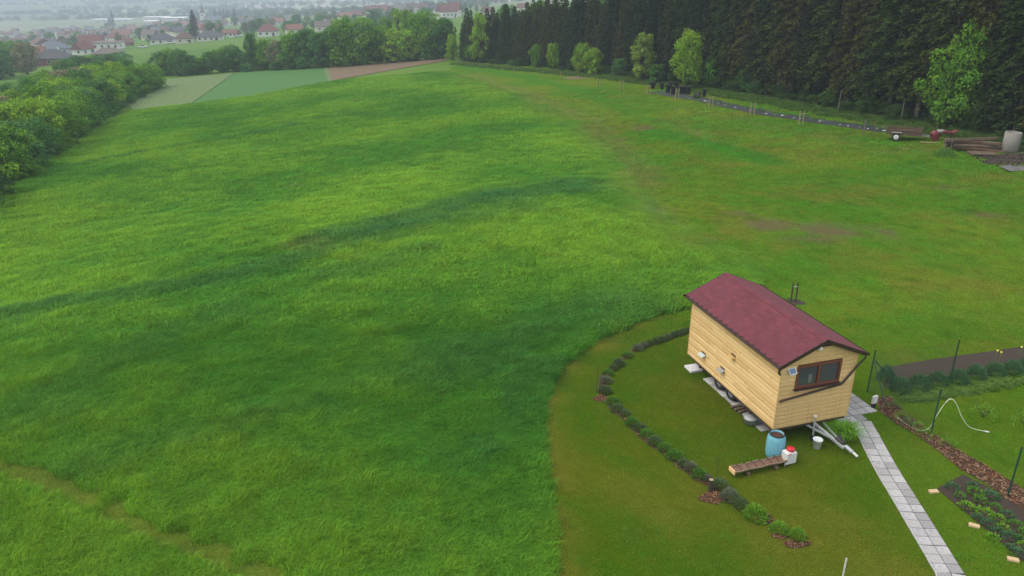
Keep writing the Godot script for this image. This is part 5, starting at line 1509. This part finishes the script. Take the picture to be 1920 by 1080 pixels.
# ---------------------------------------------------------------- village
var roof_m := []
var wall_m := []
const ROOF_WORDS := ["dark grey", "brick red", "brown", "orange-red", "grey-brown", "blue-grey", "yellow-green"]
const WALL_WORDS := ["white", "cream", "red brick", "grey", "timber brown"]
func house_mesh_walls(w: float, d: float, h: float) -> ArrayMesh:
	var st := begin()
	box(st, Vector3(w, h + 2.0, d), place(Vector3(0, h / 2.0 - 1.0, 0)))
	return finish(st)
func roof_mesh(w: float, d: float, h: float, r: float, hip: bool) -> ArrayMesh:
	var st := begin()
	var o := 0.5
	var x := w / 2.0 + o
	var z := d / 2.0 + o
	var rx := x - z * 0.9 if hip and x > z else (x if not hip else x * 0.15)
	var a := Vector3(-x, h, -z); var b := Vector3(x, h, -z); var c := Vector3(x, h, z); var e := Vector3(-x, h, z)
	var p := Vector3(-rx, h + r, 0); var q := Vector3(rx, h + r, 0)
	quad(st, e, p, q, c); quad(st, b, q, p, a)
	tri(st, c, q, b); tri(st, a, p, e)
	quad(st, a, e, c, b)
	for k in [[e, c], [c, b], [b, a], [a, e]]:
		quad(st, k[0], k[1], k[1] - Vector3(0, 0.2, 0), k[0] - Vector3(0, 0.2, 0))
	return finish(st)
func house(p: Vector2, w: float, total: float, roof: int, wall: int, hip: bool, turn: float, label: String, detail: bool, depth := 0.75, wall_share := 0.5) -> Node3D:
	var o := thing("village_house", label, "house", put(p), turn, "village houses")
	var d := w * depth
	var h := total * wall_share
	part("wall", house_mesh_walls(w, d, h), wall_m[wall], o)
	if not hip:
		var g := begin()
		for s in [-1, 1]: box(g, Vector3(0.12, 0.12, d), place(Vector3(s * w / 2.0, h, 0)))
		tri(g, Vector3(w / 2, h, d / 2), Vector3(w / 2, h + total - h - 0.2, 0), Vector3(w / 2, h, -d / 2))
		tri(g, Vector3(-w / 2, h, -d / 2), Vector3(-w / 2, h + total - h - 0.2, 0), Vector3(-w / 2, h, d / 2))
		part("gable", finish(g), wall_m[wall], o)
	var rf := part("roof", roof_mesh(w, d, h, total - h, hip), roof_m[roof], o)
	part("chimney", box_mesh(Vector3(0.6, 1.6, 0.6)), wall_m[2 if roof % 2 else 0], rf, Vector3(w * 0.18, total - 0.1, -d * 0.08))
	var n := maxi(2, int(w / 3.2)) if detail else 2
	for k in n:
		var x := -w / 2 + w * (k + 0.5) / n
		var win := part("window", box_mesh(Vector3(1.3, minf(1.3, h * 0.5), 0.1)), M.white_paint if wall else M.stake, o, Vector3(x, h * 0.55, d / 2 + 0.03))
		part("pane", box_mesh(Vector3(1.08, minf(1.1, h * 0.42), 0.06)), M.dark_glass, win, Vector3(0, 0, 0.04))
	for s in [-1, 1]:
		var win := part("window", box_mesh(Vector3(0.1, minf(1.3, h * 0.5), 1.3)), M.white_paint if wall else M.stake, o, Vector3(s * (w / 2 + 0.03), h * 0.55, d * 0.15))
		part("pane", box_mesh(Vector3(0.06, minf(1.1, h * 0.42), 1.08)), M.dark_glass, win, Vector3(s * 0.04, 0, 0))
	if detail: part("door", box_mesh(Vector3(1.1, minf(2.1, h * 0.85), 0.1)), M.brown_metal, o, Vector3(w * 0.33, minf(2.1, h * 0.85) / 2.0, d / 2 + 0.035))
	return o
func build_village() -> void:
	for c in [[0.10, 0.10, 0.115], [0.21, 0.09, 0.075], [0.16, 0.09, 0.07], [0.30, 0.135, 0.095], [0.19, 0.155, 0.14], [0.17, 0.20, 0.25], [0.45, 0.52, 0.18]]:
		roof_m.append(mat(c[0], c[1], c[2], 0.85, tex.speck, 0.3))
	for c in [[0.78, 0.77, 0.74], [0.72, 0.66, 0.52], [0.36, 0.12, 0.085], [0.48, 0.47, 0.46], [0.13, 0.07, 0.045]]:
		wall_m.append(mat(c[0], c[1], c[2], 0.9, tex.mottle, 0.2))
	M.dark_glass = mat(0.03, 0.035, 0.04, 0.15)
	# x, z, height, width, then roof, wall, hip, share of wall in the height, turn
	var main: Array = [[-183.93, -329.93, 5.78, 13.72, 0, 2, 1, 48, 0.15], [-217.44, -419.26, 6.24, 9.76, 1, 0, 0, 46, 1.3], [-183.39, -375.33, 3.74, 13.12, 4, 1, 1, 40, 0.2], [-239.58, -418.95, 5.74, 5.16, 3, 0, 0, 50, 0.3], [-226.97, -465.91, 4.90, 15.63, 4, 0, 1, 85, 0.1], [-364.96, -779.08, 7.16, 16.00, 3, 1, 0, 45, 0.4], [-237.04, -511.14, 4.42, 7.24, 1, 2, 0, 50, 0.5], [-211.09, -501.61, 6.17, 13.56, 0, 0, 1, 45, 0.1], [-188.96, -479.96, 5.90, 9.88, 2, 1, 1, 50, 0.2], [-179.92, -495.62, 5.78, 14.65, 0, 0, 1, 45, 0.1], [-191.67, -561.87, 4.47, 7.21, 3, 1, 0, 50, 0.3], [-178.64, -536.65, 4.60, 6.88, 1, 0, 0, 50, -0.4], [-144.81, -495.24, 6.95, 12.07, 1, 0, 1, 48, 0.05], [-133.53, -511.02, 5.61, 9.82, 3, 1, 0, 50, 0.6], [-118.34, -522.60, 6.04, 10.03, 4, 1, 0, 50, 0.3], [-121.57, -559.53, 5.77, 10.01, 4, 0, 0, 45, -0.2], [-156.18, -846.51, 8.15, 15.08, 1, 0, 0, 45, 0.3], [-155.23, -939.61, 11.83, 20.30, 1, 0, 0, 50, 0.7], [-144.13, -953.52, 11.43, 13.32, 1, 0, 0, 50, -0.5], [-141.56, -1072.90, 10.27, 17.69, 4, 1, 0, 45, 0.2], [-120.94, -1036.44, 10.54, 17.09, 2, 0, 0, 50, 0.5], [-101.25, -973.56, 9.32, 12.35, 1, 0, 0, 50, 0.9], [-78.60, -854.35, 9.20, 13.01, 0, 0, 0, 45, 0.3], [-47.83, -616.56, 9.62, 14.11, 1, 0, 0, 50, 0.6], [-44.59, -649.84, 10.51, 9.91, 1, 0, 0, 50, -0.3], [-16.88, -590.57, 6.02, 9.00, 2, 1, 0, 50, 0.4], [8.53, -640.42, 6.13, 8.93, 1, 1, 0, 50, 0.2]]
	var where := ["alone at the field edge beyond the left hedge", "with a dark gable beside the low hip-roofed house", "long and low behind the left hedge", "tiny behind the brick-fronted house", "boxy behind the low roof", "in the hazy centre of the village on the left", "small brick one beside the parked cars", "long bungalow at the edge of the sloping field", "next to the tall lone spruce", "bungalow below the church", "leftmost of two small ones below the church", "rightmost of two small ones below the church", "alone with two dark windows above the sloping field", "gabled one right of the lone white house", "above the hedge right of the village gap", "next one right above the hedge", "leftmost of the row above the rear hedge", "many-gabled one in the row above the rear hedge", "steep one right of the many-gabled house", "pale one in the middle of the upper row", "brown one in the middle of the upper row", "small steep one in the upper row", "dark-roofed one in the upper row", "large steep one beside the forest corner", "red one behind the steep house", "peeping over the first spruces", "between the spruce tops"]
	for i in main.size():
		var q: Array = main[i]
		house(Vector2(q[0], q[1]), q[3] * 0.92, maxf(q[2], 3.5), int(q[4]), int(q[5]), q[6] > 0.5, q[8], "%s house with %s roof %s" % [WALL_WORDS[int(q[5])], ROOF_WORDS[int(q[4])], where[i]], true, 0.7, q[7] / 100.0)
	# church
	var cp: Array = [[-415.15, -1127.33, 17.03, 5.76], [-367.17, -1038.17, 10.69, 23.86]]
	var ch := thing("village_church", "white village church with a pointed dark spire and slate roof", "church", put(Vector2(cp[0][0], cp[0][1])), -0.05)
	var tw: float = cp[0][3]
	var th: float = cp[0][2]
	part("tower", house_mesh_walls(tw, tw, th), wall_m[0], ch)
	var sp := begin()
	lathe(sp, [Vector2(tw * 0.62, th), Vector2(tw * 0.3, th + th * 0.22), Vector2(tw * 0.22, th + th * 0.3), Vector2(tw * 0.12, th + th * 0.55), Vector2(0.05, th + th * 0.72)], 8)
	part("spire", finish(sp), roof_m[0], ch)
	var nave_w: float = cp[1][3]
	part("nave", house_mesh_walls(nave_w, 11.0, 7.0), wall_m[0], ch, Vector3(tw / 2 + nave_w / 2, 0, 2))
	part("nave_roof", roof_mesh(nave_w, 11.0, 7.0, 6.0, false), roof_m[5], ch, Vector3(tw / 2 + nave_w / 2, 0, 2))
	for k in 4: part("window", box_mesh(Vector3(1.2, 3.4, 0.15)), M.dark_glass, ch, Vector3(tw / 2 + nave_w * (k + 0.5) / 4, 4.2, 7.55))
	for k in 2: part("belfry_opening", box_mesh(Vector3(0.9, 2.2, 0.15)), M.dark_glass, ch, Vector3(-1.0 + k * 2.0, th - 2.4, tw / 2 + 0.05))
	house(Vector2(-368.95, -1089.20), 10.0, 9.0, 6, 0, true, 0.2, "white building with yellow-green roof beside the church", false)
	var halls: Array = [[-807.98, -1698.08, 6.16, 75.71, 3], [-693.11, -1639.56, 8.91, 48.02, 3], [-538.13, -1339.33, 12.96, 35.88, 3], [-625.73, -1453.90, 6.17, 20.39, 0], [-749.18, -1902.14, 4.58, 48.33, 3]]
	for i in halls.size():
		var q: Array = halls[i]
		var o := thing("long_hall", "long pale flat-roofed hall in the valley, %s from the left" % ordinal(i + 1), "hall", put(Vector2(q[0], q[1])), 0.1, "halls in the valley")
		part("wall", house_mesh_walls(q[3], 22.0, q[2] * 0.8), wall_m[0], o)
		part("roof", box_mesh(Vector3(q[3] + 1.0, 0.8, 23.0)), mat(0.7, 0.71, 0.72, 0.7), o, Vector3(0, q[2] * 0.8 + 0.4, 0))
		for k in 5: part("gate", box_mesh(Vector3(q[3] / 9.0, q[2] * 0.4, 0.2)), M.concrete_old, o, Vector3(q[3] * (k - 2) / 5.5, q[2] * 0.25, 11.05))
	# the rest of the village, house by house
	var spots := []
	for i in 900:
		var d := rng.randf_range(440.0, 1350.0)
		var u := rng.randf_range(0.36, 0.68) if i % 4 else rng.randf_range(0.10, 0.36)
		if u < 0.36 and d < 760.0: continue
		if u < 0.50 and d < 620.0: continue
		var p := Vector2(-d * u, -d)
		var ok := true
		for s in spots:
			if s.distance_to(p) < 21.0: ok = false
		if ok and spots.size() < 125: spots.append(p)
	spots.sort_custom(func(a, b): return a.x / -a.y < b.x / -b.y)
	for i in spots.size():
		var roof: int = [1, 0, 2, 4, 3, 4, 0, 5][rng.randi() % 8]
		var wall: int = [0, 0, 1, 0, 3][rng.randi() % 5]
		house(spots[i], rng.randf_range(10.0, 16.0), rng.randf_range(6.0, 8.5), roof, wall, rng.randf() < 0.35, rng.randf_range(-0.9, 0.9), "hazy %s house with %s roof, %s from the left in the village" % [WALL_WORDS[wall], ROOF_WORDS[roof], ordinal(i + 1)], false)
	# parked cars
	var cars: Array = [[-192.06, -334.29, 0.84, 2.17], [-191.42, -336.31, 0.85, 2.19], [-222.56, -470.18, 1.17, 3.64], [-201.25, -451.08, 1.12, 3.20], [-202.08, -490.71, 1.21, 3.16], [-174.17, -530.37, 0.98, 2.72]]
	for i in cars.size():
		var q: Array = cars[i]
		var o := thing("parked_car", ["white car parked left of the brick-fronted house", "second white car parked before the brick-fronted house", "white car parked beyond the low hip roof", "pale car parked at the top of the sloping field", "white car parked before the long bungalow", "small white van below the church houses"][i], "car", put(Vector2(q[0], q[1])), 0.3, "cars parked in the village")
		part("body", box_mesh(Vector3(4.3, 0.75, 1.75), 0.15), M.white_paint, o, Vector3(0, 0.72, 0))
		part("cabin", box_mesh(Vector3(2.4, 0.6, 1.55), 0.18), M.dark_glass, o, Vector3(-0.2, 1.36, 0))
		for x in [-1.35, 1.35]:
			for z in [-0.8, 0.8]:
				var wl := begin()
				tube(wl, [Vector3(x, 0.32, z - 0.1), Vector3(x, 0.32, z + 0.1)], [0.32], 10)
				part("wheel", finish(wl), M.rubber, o)
	# trees of the village
	var big: Array = [[-206.55, -542.38, 18.45, 9.75]]
	var lone := thing("lone_spruce", "tall dark lone spruce among the houses below the church", "tree", put(Vector2(big[0][0], big[0][1])))
	part("trunk", spruce_kinds[0][1], M.bark, lone).scale = Vector3(big[0][3] / 0.42, big[0][2], big[0][3] / 0.42)
	part("crown", spruce_kinds[0][0], spruce_tones[2], lone).scale = Vector3(big[0][3] / 0.42, big[0][2], big[0][3] / 0.42)
	for i in 7:
		var q: Array = [[-673.74, -1412.82, 25.60, 9.02], [-683.60, -1422.08, 15.51, 10.89], [-495.07, -1400.72, 22.75, 8.03], [-480.36, -1381.51, 20.78, 7.92], [-468.97, -1366.27, 20.55, 7.83], [-445.00, -1313.18, 19.77, 7.53], [-411.84, -1245.45, 20.25, 9.52]][i]
		grow("village_spruce", spruce_kinds, i % 5, spruce_tones[2], M.bark, put(Vector2(q[0], q[1])), q[2], q[3] / 0.42, ["dark pointed spruce above the left village roofs", "lower spruce beside the pointed one on the left", "first of the spruces behind the church roof", "second of the spruces behind the church roof", "third of the spruces behind the church roof", "fourth of the spruces behind the church roof", "last of the spruces behind the church roof"][i], "tree", "spruces in the village")
	var crowd := []
	for i in 1500:
		var d := rng.randf_range(300.0, 1250.0)
		var u := rng.randf_range(0.02, 0.70)
		if i < 60:
			d = rng.randf_range(255.0, 330.0)
			u = rng.randf_range(0.56, 0.74)
		elif d < 520.0 and u > 0.2 and u < 0.56: continue
		var p := Vector2(-d * u, -d)
		if u < 0.36 and d < 420.0: continue
		var clear := broad.get_noise_2d(p.x * 0.7, p.y * 0.4) > -0.06 or i < 60
		for s in spots:
			if absf(p.x - s.x) < 11.0 and p.y - s.y < 22.0 and p.y - s.y > -9.0: clear = false
		for q in main:
			if absf(p.x / p.y - q[0] / q[1]) < (q[3] * 0.6 + 3.0) / absf(q[1]) and p.y > q[1] - 9.0 and p.y < q[1] + 90.0: clear = false
		if clear and crowd.size() < 299: crowd.append(p)
	crowd.sort_custom(func(a, b): return a.x / -a.y < b.x / -b.y)
	for i in crowd.size():
		var p: Vector2 = crowd[i]
		var tone: int = [0, 2, 5, 2, 5, 4][rng.randi() % 6]
		var kind := rng.randi() % 6
		var tall := rng.randf_range(4.5, 11.0)
		grow("village_tree", leaf_kinds, kind, leaf_tones[tone], M.bark, put(p), tall, tall * rng.randf_range(0.8, 1.1), "hazy %s village tree, %s from the left" % [TONE_WORDS[tone], ordinal(i + 1)], "tree", "trees of the distant village")
	# wooded lines across the far valley
	var far := []
	for k in 110:
		var a := Vector2(rng.randf_range(-2900.0, 150.0), rng.randf_range(-4200.0, -1150.0))
		var dir := Vector2(1, rng.randf_range(-0.15, 0.25)).normalized()
		for j in rng.randi_range(14, 50):
			var p := a + dir * j * rng.randf_range(5.0, 8.0) + Vector2(rng.randf_range(-4, 4), rng.randf_range(-6, 6))
			var s := rng.randf_range(6.0, 12.0)
			var c := lerp3(Color(0.05, 0.11, 0.04), Color(0.11, 0.18, 0.06), rng.randf())
			far.append([Transform3D(Basis(Vector3.UP, rng.randf() * TAU).scaled(Vector3(s * 1.2, s, s * 1.2)), put(p)), c])
	var fm := leafy(1, 1, 1, 0.3)
	scatter("treeline", leaf_tree(260, 1.0, 0.05, 14, 30, 0.11)[0], fm, far, "dark hazy lines of trees across the far valley", "tree line")

# ---------------------------------------------------------------- grass
func build_grass() -> void:
	var tall_kinds := []
	var mid_kinds := []
	var lawn_kinds := []
	for k in 3:
		tall_kinds.append(tuft(400 + k, 100, 0.24, 0.18, 0.44, 0.0052, 0.7, 0.3))
		mid_kinds.append(tuft(410 + k, 80, 0.42, 0.20, 0.44, 0.012, 0.75, 0.28))
		lawn_kinds.append(tuft(420 + k, 60, 0.15, 0.025, 0.085, 0.007, 0.9, 0.3))
	var patch_kinds := []
	for k in 3: patch_kinds.append(tuft(440 + k, 90, 0.30, 0.025, 0.09, 0.011, 0.9, 0.3))
	var wide_kind := tuft(430, 110, 0.9, 0.20, 0.42, 0.026, 0.75, 0.25)
	var wide_lawn := tuft(431, 130, 0.75, 0.02, 0.075, 0.016, 0.9, 0.25)
	var lots := {}
	for k in 3:
		lots["t%d" % k] = []
		lots["m%d" % k] = []
		lots["l%d" % k] = []
		lots["n%d" % k] = []
	lots.w = []
	lots.v = []
	var track_line := Array(track)
	var d := 12.0
	var step := 0.17
	while d < 205.0:
		step = 0.13 if d < 34.0 else (0.17 if d < 60.0 else (0.30 if d < 90.0 else 0.5))
		var half := d * 0.70 + 6.0
		var x := -half
		while x < half:
			var p := Vector2(x, -d) + Vector2(rng.randf_range(-0.5, 0.5), rng.randf_range(-0.5, 0.5)) * step
			x += step
			if Geometry2D.is_point_in_polygon(p, meadow_edge):
				var on := to_line(p, track_line) if d < 45.0 else 9.0
				var look := meadow_look(p)
				var high := look.a
				if p.x > -25.0:
					# towards the pasture the tall grass thins out into grazed turf
					var in_from := to_line(p, soft_edge) + 0.8 * fine.get_noise_2d(p.x, p.y)
					var thin := smoothstep(0.0, 4.5, in_from)
					high *= lerpf(0.22, 1.0, thin)
					var turf := lawn_look(p)
					look = lerp3(turf, look, 0.25 + 0.75 * thin)
				if on < 0.42 + 0.4 * fine.get_noise_2d(p.x * 3.0, p.y * 3.0):
					high = 0.30
					look = lerp3(look, Color(0.24, 0.27, 0.045), 0.65)
				var bare := bareness(p)
				if rng.randf() < bare * 0.55: continue
				var k := rng.randf_range(0.7, 1.3)
				var y := rng.randf_range(0.82, 1.14)
				var c := Color(look.r * k * y, look.g * k, look.b * k)
				var s := rng.randf_range(0.75, 1.3)
				var xf := Transform3D(Basis(Vector3.UP, rng.randf_range(-0.9, 0.9)).scaled_local(Vector3(s, s * high, s)), put(p))
				var kind := rng.randi() % 3
				if d < 34.0 + rng.randf_range(-4.0, 0.0): lots["t%d" % kind].append([xf, c])
				elif d < 90.0: lots["m%d" % kind].append([xf, c])
				else: lots.w.append([xf, c])
			elif d < 120.0 and Geometry2D.is_point_in_polygon(p, pasture_edge):
				if d < 95.0 and inside_any(p, soil_shapes): continue
				if d < 30.0:
					var q := wagon_at.affine_inverse() * Vector3(p.x, 0, p.y)
					if q.x > 0.1 and q.x < 0.6 and q.z < -0.75 and q.z > -4.5: continue
					if q.x > 2.8 and q.x < 4.72 and q.z < -0.2 and q.z > -2.75: continue
					if to_line(p, path_line) < 0.40: continue
				var look := lawn_look(p)
				if rng.randf() < bareness(p) * 0.9: continue
				var k := rng.randf_range(0.6, 1.4)
				var y := rng.randf_range(0.85, 1.25)
				var c := Color(look.r * k * y, look.g * k, look.b * k)
				var s := rng.randf_range(0.7, 1.35)
				var odd := rng.randf()
				if odd < 0.05:
					s *= 1.7
					c = Color(look.r * 0.75, look.g * 1.25, look.b)
				elif odd < 0.10:
					c = LAWN_DRY
				var xf := Transform3D(Basis(Vector3.UP, rng.randf() * TAU).scaled_local(Vector3(s, s * look.a * (1.0 if d < 45.0 else 1.5), s)), put(p))
				if d < 34.0 + rng.randf_range(-6.0, 0.0): lots["l%d" % (rng.randi() % 3)].append([xf, c])
				elif d < 58.0 + rng.randf_range(-9.0, 0.0): lots["n%d" % (rng.randi() % 3)].append([xf, c])
				else: lots.v.append([xf, c])
		d += step
	for k in 3:
		scatter("meadow_grass", tall_kinds[k], M.grass, lots["t%d" % k], "tall uncut grass of the near meadow", "grass")
		scatter("meadow_grass", mid_kinds[k], M.grass, lots["m%d" % k], "tall uncut grass in the middle of the meadow", "grass")
		scatter("lawn_grass", lawn_kinds[k], M.grass, lots["l%d" % k], "short mown grass round the wagon", "grass")
		scatter("lawn_grass", patch_kinds[k], M.grass, lots["n%d" % k], "short mown grass of the pasture behind the wagon", "grass")
	scatter("meadow_grass", wide_kind, M.grass, lots.w, "uncut grass at the far end of the meadow", "grass")
	scatter("lawn_grass", wide_lawn, M.grass, lots.v, "short mown grass below the forest edge", "grass")
	# rank grass along the forest foot
	var rank := []
	var line: Array = dense([Vector2(-13.29, -186.05), Vector2(4.03, -154.43), Vector2(12.71, -138.92), Vector2(19.51, -124.06), Vector2(24.68, -110.32), Vector2(30.32, -93.46), Vector2(34.26, -80.31), Vector2(35.66, -76.21), Vector2(38.02, -70.84), Vector2(40.63, -64.08)], 0.5)
	for p0 in line:
		for k in 7:
			var p: Vector2 = p0 + Vector2(rng.randf_range(-1.2, 2.6), rng.randf_range(-1.2, 0.8))
			var c := lerp3(Color(0.06, 0.15, 0.025), Color(0.13, 0.20, 0.05), rng.randf())
			rank.append([Transform3D(Basis(Vector3.UP, rng.randf() * TAU).scaled(Vector3(1, rng.randf_range(0.7, 1.7), 1)), put(p)), c])
	scatter("rank_grass", mid_kinds[0], M.grass, rank, "long rank grass at the foot of the forest", "grass")
